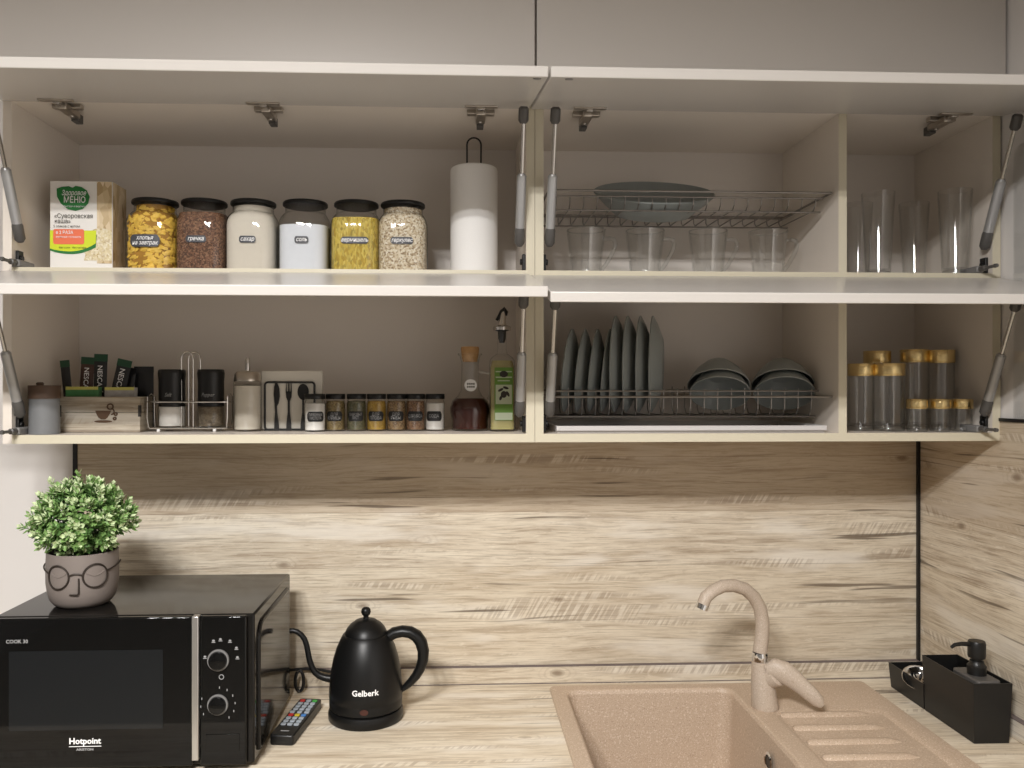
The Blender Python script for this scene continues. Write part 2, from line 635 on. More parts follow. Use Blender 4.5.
def rrect(w_, h_, r, n=4, cx=0., cz=0.):
    pts = []
    for qx, qz, a0 in ((1, -1, -PI/2), (1, 1, 0), (-1, 1, PI/2), (-1, -1, PI)):
        for k in range(n+1):
            a = a0+PI/2*k/n
            pts.append((cx+qx*(w_/2-r)+r*math.cos(a), cz+qz*(h_/2-r)+r*math.sin(a)))
    return pts


def wrap(pts2, R, nseg=14):
    """strip label: rounded rectangle (w,h) wrapped on a cylinder"""
    mb = MB()
    w_, h_, cz, cx = pts2
    v, f = [], []
    for i in range(nseg+1):
        t = i/nseg*2-1
        x = cx+t*w_/2
        e = max(0., abs(t)-(1-h_/w_*.6))/(h_/w_*.6)
        hh = h_/2*(math.sqrt(max(0, 1-e*e))*.55+.45) if e > 0 else h_/2
        for q in (-1, 1):
            v.append((R*math.sin(x/R), -R*math.cos(x/R), cz+q*hh))
    for i in range(nseg):
        f.append((2*i, 2*i+2, 2*i+3, 2*i+1))
    return mb.add(v, f)


def ell(cx, cz, rx, rz, n=24, a0=0., a1=2*PI):
    full = abs(a1-a0-2*PI) < 1e-6
    k = n if full else n+1
    return [(cx+rx*math.cos(a0+(a1-a0)*i/n), cz+rz*math.sin(a0+(a1-a0)*i/n)) for i in range(k)]


def arc3(fn, n):
    return [fn(i/n) for i in range(n+1)]


# ================================================================== STRUCTURE
YF = -.283                               # front plane of the wall cabinets
XL = XU(11.7, YF)                        # inner faces of the cabinet run
XR = XU(992.5, YF)
XS = XU(534.9, YF)                       # joint between the two units
T = .016
WL, WR = XL-T-.002, XR+T+.004            # side walls
ZC = .876                                # worktop
ZB0, ZB1 = 1.426, 1.442                  # bottom panel
ZS0, ZS1 = 1.7335, 1.7495                # middle shelf
ZT0 = 2.053
CEIL = 2.5


def struct(name, mb, m, label=None, parent=None, bevel=0):
    o = obj(name, mb, m, parent, smooth=False, bevel=bevel)
    if parent is None:
        tag(o, label, None, None, 'structure')
    return o


RY = -4.6
RL = -2.6                                # far left side of the room
struct('floor', MB().box(RL-.1, WR+.1, RY-.1, .1, -.05, 0), M['floor'], 'wood board kitchen floor')
struct('ceiling', MB().box(RL-.1, WR+.1, RY-.1, .1, CEIL, CEIL+.05), M['ceil'], 'white painted kitchen ceiling')
struct('wall_back', MB().box(RL-.1, WR+.1, 0, .1, 0, CEIL), M['paint'], 'white painted wall behind the cabinets and the potted plant')
struct('wall_left', MB().box(RL-.1, RL, RY, 0, 0, CEIL), M['farpaint'], 'plain wall on the far left side of the kitchen')
struct('wall_right', MB().box(WR, WR+.1, RY, 0, 0, CEIL), M['paint'], 'pale painted wall beside the soap caddy')
struct('wall_rear', MB().box(RL-.1, WR+.1, RY-.1, RY, 0, CEIL), M['farpaint'], 'pale wall on the far side of the kitchen')

PT = .006                                # splashback thickness
ZP = 1.53-33.5/F*FW(WR, -.25)            # top of the side splashback
struct('splashback_back', MB().box(WL+.012, WR-.012, -PT, -.0005, ZC+.001, ZB0+.05), M['wood_back'],
       'sawn oak look laminate splashback under the wall cabinets')
struct('splashback_right', MB().box(WR-PT, WR-.0005, -.95, -.012, ZC+.001, ZP), M['wood_right'],
       'sawn oak look laminate splashback on the side wall')
struct('trim_1', MB().box(WR-.0125, WR-.0005, -.0125, -.0005, ZC+.001, ZB0+.04), M['blacktrim'], 'black corner strip by the soap caddy')
struct('trim_2', MB().box(WL+.003, WL+.0115, -.009, -.0005, ZC+.001, ZB0+.04), M['blacktrim'], 'black edge strip above the potted plant')
struct('trim_3', MB().box(WR-.008, WR-.0005, -.95, -.0126, ZP+.0002, ZP+.0062), M['blacktrim'], 'black edge strip on top of the side splashback')
UPZ = ZC+.037
struct('trim_4', MB().box(WL+.012, WR-.013, -.018, -PT-.0003, ZC+.0005, UPZ), M['wood_strip'], 'narrow oak upstand strip along the back of the worktop', bevel=.0015)
struct('trim_5', MB().box(WR-.019, WR-PT-.0003, -.65, -.019, ZC+.0005, UPZ), M['wood_right'], 'narrow oak upstand strip along the side wall', bevel=.0015)

struct('trim_6', MB().box(WL+.012, WR-.013, -.0186, -PT-.0003, UPZ+.0002, UPZ+.0011), M['seal'], 'thin grey seal along the top of the back upstand')
struct('trim_7', MB().box(WL+.012, WR-.02, -.0196, -.0182, ZC+.0003, ZC+.0015), M['seal'], 'thin grey seal along the foot of the back upstand')
struct('trim_8', MB().box(WR-.0205, WR-PT-.0003, -.65, -.0208, UPZ+.0002, UPZ+.0011), M['seal'], 'thin grey seal along the top of the side upstand')
# ------------------------------------------------------------------ ceiling lamp (the room's light)
lx, ly = -.47, -2.22
lamp = thing('ceiling_light', 'flat ceiling light with six square diffusers', 'ceiling light', (lx, ly, CEIL-.06))
obj('mounting_plate', MB().box(-.34, .34, -.20, .20, .035, .0595), M['white'], lamp, bevel=.004)
for i in range(3):
    for j in range(2):
        cx, cy = -.22+.22*i, -.10+.20*j
        dm = MB().box(cx-.07, cx+.07, cy-.06, cy+.06, .033, .0349, 1)
        dm.m[0] = 0                      # only the face towards the room shines
        d = obj('diffuser', dm, [M['lamp'], M['white']], lamp, smooth=False)
        fr = MB()
        for a in ((-.075, -.0705, -.065, .065), (.0705, .075, -.065, .065), (-.0705, .0705, -.065, -.0605), (-.0705, .0705, .0605, .065)):
            fr.box(cx+a[0], cx+a[1], cy+a[2], cy+a[3], .026, .0349)
        obj('diffuser_frame', fr, M['silver'], d, smooth=False)

# ------------------------------------------------------------------ wall cabinets
FL = .322                                # flap length
TILT_U, TILT_L = math.radians(10.5), math.radians(11.1)


def panel(name, root, x0, x1, y0, y1, z0, z1, m=None, edge=True):
    mb = MB().box(x0, x1, y0, y1, z0, z1, 0, front=1 if edge else None)
    return obj(name, mb, [m or M['lam'], M['edge']] if edge else (m or M['lam']), root, smooth=False, world=True)


def flap(root, x0, x1, hz, tilt, above):
    """open lift-up door hinged on the cabinet front; hz = height of the hinge-side lower (above) or upper edge"""
    # local: y' from 0 to -FL, z' from 0 to T
    mb = MB().box(x0, x1, -FL, 0, 0, T)
    R = Matrix.Translation((0, YF-.002, hz)) @ Matrix.Rotation(tilt, 4, 'X')
    if not above:
        R = Matrix.Translation((0, YF-.002, hz)) @ Matrix.Rotation(tilt, 4, 'X') @ Matrix.Translation((0, 0, -T))
    mb.xf(R)
    o = obj('flap_door', mb, M['flap'], root, world=True, bevel=.0015)
    return o, R


def strut(root, x, yb, zb, yt, zt):
    """gas spring: cylinder below, rod above, with end fittings and a wall bracket"""
    A, B = Vector((x, yb, zb)), Vector((x, yt, zt))
    d = (B-A)
    P_ = lambda t: A+d*t
    s = obj('gas_strut', MB().tube([P_(.10), P_(.10), P_(.50), P_(.50)], [.0085, .0088, .0088, .008], 12)
            .tube([P_(.50), P_(.515)], [.0075, .006], 12), M['strut'], root, world=True)
    def sub(name, mb, m):
        o = obj(name, mb, m, s)
        b = root.location
        o.data.transform(Matrix.Translation((-b[0], -b[1], -b[2])))
    sub('piston_rod', MB().tube([P_(.51), P_(.93)], .0037, 8), M['steel'])
    sub('end_fitting', MB().tube([P_(-.045), P_(-.02), P_(.08), P_(.102)], [.005, .0095, .0098, .0085], 10), M['darkgrey'])
    sub('end_fitting', MB().tube([P_(.88), P_(.90), P_(.985), P_(1.0)], [.006, .0092, .0092, .006], 10), M['darkgrey'])
    return s


def bracket(root, x, y, z, side):
    """small black ball-stud bracket screwed to the cabinet side"""
    mb = MB().box(min(x, x+side*.006), max(x, x+side*.006), y-.008, y+.010, z-.016, z+.014)
    mb.tube([(x, y, z), (x-side*.004, y, z)], .006, 8)
    obj('strut_bracket', mb, M['black'], root, world=True, bevel=.001)


def hinge(root, x, flip=1):
    """concealed hinge: plate on the flap, arm, wing plate on the cabinet top"""
    z = ZT0
    h = obj('hinge', MB().box(x-.009, x+.009, YF-.014, YF+.045, z-.017, z-.0045), M['nickel'], root, world=True, bevel=.002)

    def sub(name, mb, m):
        o = obj(name, mb, m, h, bevel=.0008)
        b = root.location
        o.data.transform(Matrix.Translation((-b[0], -b[1], -b[2])))
    sub('cup_plate', MB().box(x-.030, x+.030, YF-.040, YF-.028, z-.0105, z-.0072), M['nickel'])
    sub('hinge_link', MB().box(x-.006, x+.006, YF-.034, YF-.008, z-.014, z-.0085), M['steel'])
    sub('wing_plate', MB().box(x-.026, x+.026, YF+.006, YF+.020, z-.009, z-.0003), M['nickel'])
    sub('arm_tail', MB().box(x-.0065, x+.0065, YF+.04, YF+.062, z-.022, z-.006), M['darkgrey'])
    sub('hinge_screw', MB().lathe([(0, -.019), (.0035, -.019), (.004, -.0168), (0, -.0168)], 12, (x, YF+.03, z)), M['steel'])


def latch(root, x, z, yb=YF+.052):
    """push-to-open catch lying on the shelf beside the cabinet side"""
    l = obj('push_latch', MB().box(x-.0075, x+.0075, YF-.004, yb, z+.0003, z+.014), M['midgrey'], root, world=True, bevel=.003)
    b = root.location
    p = obj('plunger', MB().tube([(x, YF-.004, z+.0075), (x, YF-.02, z+.0075), (x, YF-.021, z+.0075), (x, YF-.046, z+.0075), (x, YF-.046, z+.0075), (x, YF-.052, z+.0075)],
                                 [.0055, .0055, .003, .003, .0042, .0036], 10), M['darkgrey'], l)
    p.data.transform(Matrix.Translation((-b[0], -b[1], -b[2])))


SB = (-.283, .28)     # strut foot (y, height above the shelf) : foot high because the upper end is at the flap


def open_cabinet(x0, x1, label, div=None, hx=()):
    root = thing('wall_cabinet', label, 'cabinet', ((x0+x1)/2, -.14, ZB0))
    panel('side_panel', root, x0, x0+T, YF, -.012, ZB0, ZT0+T, None, div is not None)
    panel('side_panel', root, x1-T, x1, YF, -.012, ZB0, ZT0+T)
    panel('bottom_panel', root, x0+T, x1-T, YF, -.012, ZB0, ZB1)
    panel('shelf', root, x0+T, x1-T, YF, -.012, ZS0, ZS1)
    panel('top_panel', root, x0+T, x1-T, YF, -.012, ZT0, ZT0+T)
    panel('back_panel', root, x0, x1, -.0118, -.0068, ZB0+.002, ZT0+T, M['backpanel'], False)
    if div:
        panel('divider', root, div-T/2, div+T/2, YF+.0005, -.0125, ZB1, ZS0)
        panel('divider', root, div-T/2, div+T/2, YF+.0005, -.0125, ZS1, ZT0)
    fx0, fx1 = (x0+.0015, x1-.0105) if div is None else (x0-.0075, x1-.0015)
    f1, _ = flap(root, fx0, fx1, ZT0-.001, TILT_U, True)
    dz = 1.7426 if div is None else 1.7405
    f2, _ = flap(root, fx0, fx1, dz, TILT_L if div is None else TILT_L+math.radians(1.0), False)
    # small bumper pads on the underside of the upper flap
    for xx in ([x1-.026] if div is None else [x0+.022, x1-.022]):
        c = Vector((xx, YF-.002-FL+.018, ZT0-.001-math.sin(TILT_U)*(FL-.018)))
        mb = MB().lathe([(0, -.002), (.006, -.002), (.007, .0008), (0, .0008)], 14)
        mb.xf(Matrix.Translation(c) @ Matrix.Rotation(TILT_U, 4, 'X'))
        p = obj('bumper_pad', mb, M['midgrey'], f1)
        b = root.location
        p.data.transform(Matrix.Translation((-b[0], -b[1], -b[2])))
    for side, xi in ((-1, x0+T), (1, x1-T)):
        xs = xi-side*.012
        strut(root, xs, YF+.004, 1.806, YF-.090, ZT0-.026)
        bracket(root, xi-side*.0062, YF+.02, ZS1+.0185, side)
        strut(root, xs, YF+.004, 1.484, YF-.090, dz-.046)
        bracket(root, xi-side*.0062, YF+.02, ZB1+.0185, side)
    for u in hx:
        hinge(root, XU(u, YF-.01))
    if div is None:
        latch(root, x0+T+.0085, ZS1); latch(root, x0+T+.0085, ZB1)
    else:
        latch(root, x1-T-.026, ZS1); latch(root, x1-T-.026, ZB1)
    return root


cabL = open_cabinet(XL-T, XS-.0004, 'open wall cabinet with the jars, spices and paper towels, two raised flaps', None, (62, 266, 481))
cabR = open_cabinet(XS+.0004, XR+T, 'open wall cabinet with the dish racks and drinking glasses, two raised flaps',
                    XU(842.8, YF), (588, 948))

# closed cabinets above
for x0, x1, lab in ((XL-T, XS-.0004, 'closed upper cabinet with a plain door over the jar cabinet'),
                    (XS+.0004, XR+T, 'closed upper cabinet with a plain door over the dish cabinet')):
    r = thing('wall_cabinet', lab, 'cabinet', ((x0+x1)/2, -.14, ZT0+T+.001))
    obj('body', MB().box(x0, x1, YF, -.007, ZT0+T+.001, CEIL-.004), M['lam'], r, smooth=False, world=True)
    obj('door', MB().box(x0+.0016, x1-.0016, YF-.018, YF-.001, ZT0+T+.016, CEIL-.006), M['front'], r, world=True, bevel=.001)

# ------------------------------------------------------------------ worktop, base cabinets
SX0, SX1, SY0, SY1 = .204, .897, -.535, -.05      # sink outline
wt = MB()
TH = .038
CX0, CX1, CY0, CY1 = WL-.35, WR-PT-.0005, -.62, -.0065
wt.box(CX0, SX0+.012, CY0, CY1, ZC-TH, ZC)
wt.box(SX1-.012, CX1, CY0, CY1, ZC-TH, ZC)
wt.box(SX0+.012, SX1-.012, SY1-.012, CY1, ZC-TH, ZC)
wt.box(SX0+.012, SX1-.012, CY0, SY0+.012, ZC-TH, ZC)
o = obj('worktop', wt, M['wood_top'], None, smooth=False)
tag(o, 'light sawn oak laminate worktop holding the microwave, kettle and sink', 'worktop')
for x0, x1, lab in ((CX0, .12, 'beige base cabinet under the microwave and kettle'), (.121, CX1, 'beige base cabinet under the sink')):
    r = thing('base_cabinet', lab, 'cabinet', ((x0+x1)/2, -.3, 0))
    mb = MB().box(x0, x0+T, -.56, -.01, .1, ZC-TH-.0005).box(x1-T, x1, -.56, -.01, .1, ZC-TH-.0005)
    mb.box(x0+T, x1-T, -.56, -.01, .1, .116).box(x0+T, x1-T, -.02, -.012, .116, ZC-TH-.0005)
    mb.box(x0, x1, -.52, -.50, 0, .1)
    obj('body', mb, M['lam'], r, smooth=False, world=True)
    xm = (x0+x1)/2
    for a, b in ((x0+.002, xm-.001), (xm+.001, x1-.002)):
        d = obj('door', MB().box(a, b, -.579, -.561, .102, ZC-TH-.003), M['front'], r, world=True, bevel=.001)
        hb = MB().box((a+b)/2-.07, (a+b)/2+.07, -.60, -.592, ZC-.10, ZC-.09).box((a+b)/2-.07, (a+b)/2-.06, -.593, -.579, ZC-.10, ZC-.09).box((a+b)/2+.06, (a+b)/2+.07, -.593, -.579, ZC-.10, ZC-.09)
        h = obj('handle', hb, M['blacktrim'], d)
        h.data.transform(Matrix.Translation((-r.location[0], -r.location[1], -r.location[2])))

# ------------------------------------------------------------------ sink
def rloop(x0, x1, y0, y1, r, n=6):
    return [(p[0], p[1]) for p in rrect(x1-x0, y1-y0, r, n, (x0+x1)/2, (y0+y1)/2)]


BX0, BX1, BY0, BY1 = .233, .594, -.49, -.078
DX0, DX1, DY0, DY1 = .628, .862, -.505, -.205
sink = thing('kitchen_sink', 'sand coloured speckled granite sink with one bowl and ribbed drainboard', 'sink', ((SX0+SX1)/2, (SY0+SY1)/2, ZC))
bm = bmesh.new()
H = .0075


def addloop(pts, z):
    return [bm.verts.new((p[0], p[1], z)) for p in pts]


def bridge(A, B):
    n = len(A)
    for i in range(n):
        bm.faces.new((A[i], A[(i+1) % n], B[(i+1) % n], B[i]))


O0 = addloop(rloop(SX0, SX1, SY0, SY1, .012), ZC+.0003)
O1 = addloop(rloop(SX0, SX1, SY0, SY1, .012), ZC+H-.003)
O2 = addloop(rloop(SX0+.003, SX1-.003, SY0+.003, SY1-.003, .011), ZC+H)
bridge(O0, O1); bridge(O1, O2)
r1 = rloop(BX0, BX1, BY0, BY1, .028)
Ls = [addloop(r1, ZC+H)]
for ins, z, rr in ((.003, ZC+H-.002, .027), (.006, ZC+H-.008, .026), (.016, ZC-.175, .03), (.03, ZC-.203, .03), (.055, ZC-.21, .03)):
    Ls.append(addloop(rloop(BX0+ins, BX1-ins, BY0+ins, BY1-ins, rr), z))
for a, b in zip(Ls, Ls[1:]):
    bridge(b, a)
bm.faces.new(Ls[-1])
D = [addloop(rloop(DX0, DX1, DY0, DY1, .02), ZC+H)]
for ins, z in ((.006, ZC+H-.002), (.012, ZC+H-.005)):
    D.append(addloop(rloop(DX0+ins, DX1-ins, DY0+ins, DY1-ins, .018), z))
bridge(D[1], D[0]); bridge(D[2], D[1])
bm.faces.new(D[-1])
ed = []
for lp in (O2, Ls[0], D[0]):
    for i in range(len(lp)):
        e = bm.edges.get((lp[i], lp[(i+1) % len(lp)])) or bm.edges.new((lp[i], lp[(i+1) % len(lp)]))
        ed.append(e)
bmesh.ops.triangle_fill(bm, edges=ed, use_beauty=True, normal=(0, 0, 1))
bmesh.ops.recalc_face_normals(bm, faces=bm.faces)
me = bpy.data.meshes.new('sink_body')
bm.to_mesh(me); bm.free()
me.materials.append(M['stone'])
me.polygons.foreach_set('use_smooth', [True]*len(me.polygons))
me.set_sharp_from_angle(angle=math.radians(22))
sb = bpy.data.objects.new('sink_body', me)
COL.objects.link(sb)
sb.parent = sink
me.transform(Matrix.Translation((-sink.location[0], -sink.location[1], -sink.location[2])))
# make sure the body faces up
for k in range(5):
    yy = -.222-.0625*k
    prof = [(-.011, .0), (-.007, .0045), (0, .006), (.007, .0045), (.011, 0)]
    v, f = [], []
    xa, xb = DX0+.016, DX1-.04-.002*k
    for j, x in enumerate((xa, xa+.006, xb-.02, xb)):
        sc = (.2, 1, 1, .15)[j]
        for (py, pz) in prof:
            v.append((x, yy+py*(.5+.5*sc), ZC+H-.005+pz*sc))
    for j in range(3):
        for q in range(4):
            f.append((j*5+q, (j+1)*5+q, (j+1)*5+q+1, j*5+q+1))
    obj('drain_ridge', MB().add(v, f), M['stone'], sink, world=True)
# overflow outlet on the bowl's side
oz, oy = .836, -.325
ox = BX1-.012
mb = MB().lathe([(.016, 0), (.0175, .002), (.015, .004), (.012, .003)], 20)
mb.xf(Matrix.Translation((ox, oy, oz)) @ Matrix.Rotation(-PI/2, 4, 'Y'))
ov = obj('overflow_ring', mb, M['chrome'], sink, world=True)
mb = MB().lathe([(0, .001), (.0125, .001), (.0125, .002), (0, .002)], 16)
mb.xf(Matrix.Translation((ox, oy, oz)) @ Matrix.Rotation(-PI/2, 4, 'Y'))
obj('overflow_hole', mb, M['black'], sink, world=True)
mb = MB().lathe([(0, .0), (.045, .0), (.045, .003), (.03, .004), (.028, .001), (0, .001)], 24, ((BX0+BX1)/2, (BY0+BY1)/2, ZC-.209))
obj('drain_strainer', mb, M['chrome'], sink, world=True)

# ------------------------------------------------------------------ tap
fy = -.19
fx = XU(760, fy)
tz = ZC+H
tap = thing('kitchen_tap', 'sand speckled gooseneck tap with a broad curved lever', 'tap', (fx, fy, tz))
hb = ZV(661, fx, fy)-tz
mp_ = FW(fx, fy)/F
def tp(u, v, dy):
    Y = fy-dy
    X = XU(u, Y)
    return (X-fx, -dy, ZV(v, X, Y)-tz)


obj('tap_body', MB().tube([(.0105, 0, 0), (.0105, 0, .003), (.0085, 0, .018), (.007, 0, .036), (.005, 0, .055), (.002, 0, .072), (0, 0, hb-.012), (0, 0, hb)],
                          [.0265, .0268, .0252, .0242, .0225, .0192, .0168, .0162], 24), M['stone_tap'], tap)
obj('lever_pivot', MB().tube([tp(764, 679, -.004), tp(772, 677, .008), tp(777, 675, .016), tp(779, 674, .0195)], [.018, .0225, .0215, .013], 20), M['stone_tap'], tap)
obj('chrome_ring', MB().lathe([(0, hb), (.0152, hb), (.0155, hb+.002), (.0155, hb+.016), (.015, hb+.018), (0, hb+.018)], 24), M['chrome'], tap)
sp_px = [(760, 652, 0), (762, 636, 0), (762.5, 622, .001), (760, 608, .004), (754, 597, .009), (745, 589, .017), (734, 585.5, .026), (723, 586, .034), (713.5, 590.5, .041), (706, 597.0, .045), (703.2, 604, .0455)]
sp = []
for u, v, dy in sp_px:
    Y = fy-dy
    X = XU(u, Y)
    sp.append((X-fx, -dy, ZV(v, X, Y)-tz))
obj('spout', MB().tube(sp, [.0142, .0138, .0136, .0134, .0132, .013, .0128, .0126, .0124, .0122, .012], 16), M['stone_tap'], tap)
e0 = Vector(sp[-1]); e1 = e0+(Vector(sp[-1])-Vector(sp[-2])).normalized()*.010
obj('aerator', MB().tube([e0, e0, e1, e1], [.008, .0122, .0122, .010], 16), M['chrome'], tap)
# lever: leaf-shaped arm from the top of the body down to the right and forward
lv_px = [(767, 671, .014, .010), (774, 669, .019, .0150), (783, 672, .024, .0158), (793, 679, .030, .0138), (802, 686.5, .036, .0118), (811, 694.5, .043, .0108), (818, 701.5, .048, .0092), (822, 706, .050, .0046)]
lp, lr = [], []
for u, v, dy, r in lv_px:
    Y = fy-dy
    X = XU(u, Y)
    lp.append((X-fx, -dy, ZV(v, X, Y)-tz))
    lr.append(r)
obj('lever', MB().tube(lp, lr, 16, flat=1.45), M['stone_tap'], tap)

# ------------------------------------------------------------------ soap caddy
cx0, cx1, cy0, cy1, cym = .946, 1.020, -.364, -.068, -.198
cad = thing('sink_caddy', 'matte black sink caddy with a low and a tall bay by the side splashback', 'caddy', ((cx0+cx1)/2, (cy0+cy1)/2, ZC+.0005))


def open_box(x0, x1, y0, y1, z0, z1, t=.0022, flare=.004):
    mb = MB()
    A = [(x0+flare, y0+flare, z0), (x1-flare, y0+flare, z0), (x1-flare, y1-flare, z0), (x0+flare, y1-flare, z0)]
    B = [(x0, y0, z1), (x1, y0, z1), (x1, y1, z1), (x0, y1, z1)]
    Ci = [(x0+t, y0+t, z1), (x1-t, y0+t, z1), (x1-t, y1-t, z1), (x0+t, y1-t, z1)]
    Di = [(x0+flare+t, y0+flare+t, z0+t), (x1-flare-t, y0+flare+t, z0+t), (x1-flare-t, y1-flare-t, z0+t), (x0+flare+t, y1-flare-t, z0+t)]
    f = [(3, 2, 1, 0)]
    for a in range(3):
        for i in range(4):
            j = (i+1) % 4
            f.append((a*4+i, a*4+j, a*4+4+j, a*4+4+i))
    f.append((12, 13, 14, 15))
    return mb.add(A+B+Ci+Di, f)


obj('tall_bay', open_box(cx0, cx1, cy0, cym, ZC+.0005, ZC+.111), M['black'], cad, world=True, smooth=False)
obj('low_bay', open_box(cx0, cx1, cym-.004, cy1, ZC+.0005, ZC+.053), M['black'], cad, world=True, smooth=False)
sx_, sy_ = .986, -.312
sd = thing('soap_dispenser', 'black pump soap dispenser standing in the tall bay of the caddy', 'soap dispenser', (sx_, sy_, ZC+.0035))
obj('bottle', MB().ext(rloop(-.024, .022, -.040, .040, .006, 3), 0, .108), M['darkgrey'], sd, bevel=.003)
obj('collar', MB().lathe([(0, .108), (.0165, .108), (.0168, .124), (.013, .128), (.012, .134), (.009, .135), (.009, .14), (0, .14)], 20), M['black'], sd)
ph = obj('pump_head', MB().lathe([(0, .139), (.0145, .139), (.0155, .142), (.0158, .166), (.014, .1705), (0, .171)], 20), M['black'], sd)
obj('nozzle', MB().tube([(-.01, 0, .164), (-.03, -.001, .1655), (-.044, -.002, .164), (-.051, -.0025, .1595)], [.0042, .004, .0036, .003], 10), M['black'], ph)
# strainer in the low bay
st = thing('sink_strainer', 'small round chrome sink strainer propped in the low bay of the caddy', 'strainer', (.972, -.14, ZC+.033))
st.rotation_euler = (math.radians(28), math.radians(-12), 0)
obj('bowl', MB().lathe([(0, 0), (.016, .001), (.026, .008), (.029, .014), (.033, .0155), (.033, .0165), (.0285, .015), (.025, .0095), (.015, .0025), (0, .0015)], 28), M['chrome'], st)
for k in range(8):
    a = k*PI/4
    obj('slot', MB().box(.010, .022, -.0016, .0016, .0028, .0036).xf(Matrix.Rotation(a, 4, 'Z') @ Matrix.Rotation(-.42, 4, 'Y') @ Matrix.Translation((0, 0, -.001))), M['black'], st, smooth=False)

# ------------------------------------------------------------------ microwave
MX0, MX1, MY0, MY1 = -.779, -.343, -.400, -.095
MZ0, MZ1 = ZC+.010, 1.1417
mw = thing('microwave_oven', 'gloss black microwave oven with silver handle strip and two dials', 'microwave', ((MX0+MX1)/2, (MY0+MY1)/2, ZC+.0005))
obj('case', MB().box(MX0, MX1, MY0, MY1, MZ0, MZ1), M['blackenamel'], mw, world=True, bevel=.0035)
FYm = MY0-.010
mx = lambda u: XU(u, FYm)
mz = lambda v, u=120: ZV(v, XU(u, FYm), FYm)
door = obj('door', MB().box(MX0+.001, mx(192.3), FYm, MY0-.0005, MZ0+.001, mz(617.5)), M['blackgloss'], mw, world=True, bevel=.0025)
ml = mw.location


def mwsub(par, name, mb, m, **k):
    mb.xf(Matrix.Translation((-ml[0], -ml[1], -ml[2])))
    return obj(name, mb, m, par, **k)


mwsub(door, 'window', MB().box(mx(9), mx(163), FYm-.0006, FYm+.001, mz(729), mz(650)), M['window'], smooth=False)
mwsub(mw, 'handle_strip', MB().box(mx(192.6), mx(199.4), FYm-.006, MY0-.0005, mz(761), mz(616.5)), M['silver'], bevel=.0015)
cp = mwsub(mw, 'control_panel', MB().box(mx(199.8), mx(246.3), FYm, MY0-.0005, MZ0+.001, mz(617.5)), M['blackgloss'], bevel=.0025)
for (u, v, rp) in ((218.5, 660, 10.8), (218, 704.5, 10.3)):
    rr = rp*MP(u, FYm)
    mb = MB().lathe([(rr, 0), (rr, .003), (rr*.97, .004), (rr*.86, .004), (rr*.84, .003), (0, .003)], 28)
    mb.xf(Matrix.Translation((mx(u), FYm-.0002, mz(v, u))) @ Matrix.Rotation(PI/2, 4, 'X'))
    kn = mwsub(mw, 'dial', mb, M['midgrey'])
    mb = MB().lathe([(0, .002), (rr*.84, .002), (rr*.84, .006), (rr*.80, .0095), (rr*.74, .010), (0, .010)], 24)
    mb.xf(Matrix.Translation((mx(u), FYm-.0002, mz(v, u))) @ Matrix.Rotation(PI/2, 4, 'X'))
    mwsub(kn, 'dial_cap', mb, M['blackgloss'])
# printed marks around the dials
pm = MB()
q = MP(220, FYm)
for (u, v) in ((205, 657), (213.5, 641), (220.5, 639.5), (230, 641), (236.5, 648), (237.5, 657.5)):
    X, Z = mx(u), mz(v, u)
    a = 1.9*q
    pm.poly([(X-a, Z-a*.9), (X+a, Z-a*.9), (X+a, Z-a*.5), (X-a, Z-a*.5)], FYm-.0004)
    pm.poly(ell(X, Z+a*.2, a*.75, a*.55, 8), FYm-.0004)
for k in range(9):
    a = math.radians(85-k*27 if k < 6 else 85-k*27-70)
    X, Z = mx(218)+math.cos(a)*17*q, mz(704.5, 218)+math.sin(a)*17*q
    pm.poly([(X-.4*q, Z-1.1*q), (X+.4*q, Z-1.1*q), (X+.4*q, Z+1.1*q), (X-.4*q, Z+1.1*q)], FYm-.0004)
mwsub(cp, 'printed_marks', pm, M['ink_grey'], smooth=False)
Xc, Zc = mx(221.5), mz(678.5)
mwsub(cp, 'clock_mark', MB().tube([(Xc+2.3*q*math.cos(a*PI/6), FYm-.0004, Zc+2.3*q*math.sin(a*PI/6)) for a in range(12)], .4*q, 5, True), M['ink_grey'])
mwsub(cp, 'door_button', MB().box(mx(206), mx(239.5), FYm-.0012, FYm+.001, mz(751, 220), mz(734, 220)), M['blackgloss'], bevel=.0006)
for body, sz, u, v, bo in (('Hotpoint', .0142, 85, 740.5, .0004), ('ARISTON', .0052, 85, 748.8, .0002), ('COOK 30', .0085, 17, 640.3, .0002)):
    text('lettering', body, sz, M['ink_white'] if sz > .009 else M['ink_grey'], door, (mx(u)-ml[0], FYm-.0004-ml[1], mz(v)-ml[2]), bold=bo, sx=1.0 if sz > .006 else 1.3)
mwsub(door, 'lettering_rule', MB().poly([(mx(69), mz(746)), (mx(101.5), mz(746)), (mx(101.5), mz(745.3)), (mx(69), mz(745.3))], FYm-.0004), M['ink_white'], smooth=False)
# embossed rib on the side
rx_ = MX1+.0002
rib = [(rx_, MY0+.028, MZ0+.012), (rx_, MY0+.028, MZ1-.055), (rx_, MY0+.031, MZ1-.040), (rx_, MY0+.040, MZ1-.030), (rx_, MY0+.055, MZ1-.026), (rx_, MY1-.03, MZ1-.026)]
mwsub(mw, 'side_rib', MB().tube(rib, .0042, 8, flat=1), M['blackenamel'])
for ux in (MX0+.04, MX1-.04):
    for uy in (MY0+.04, MY1-.04):
        mwsub(mw, 'foot', MB().lathe([(0, ZC+.0005), (.014, ZC+.0005), (.016, ZC+.0105), (0, ZC+.0105)], 16, (ux, uy, 0)), M['black'])

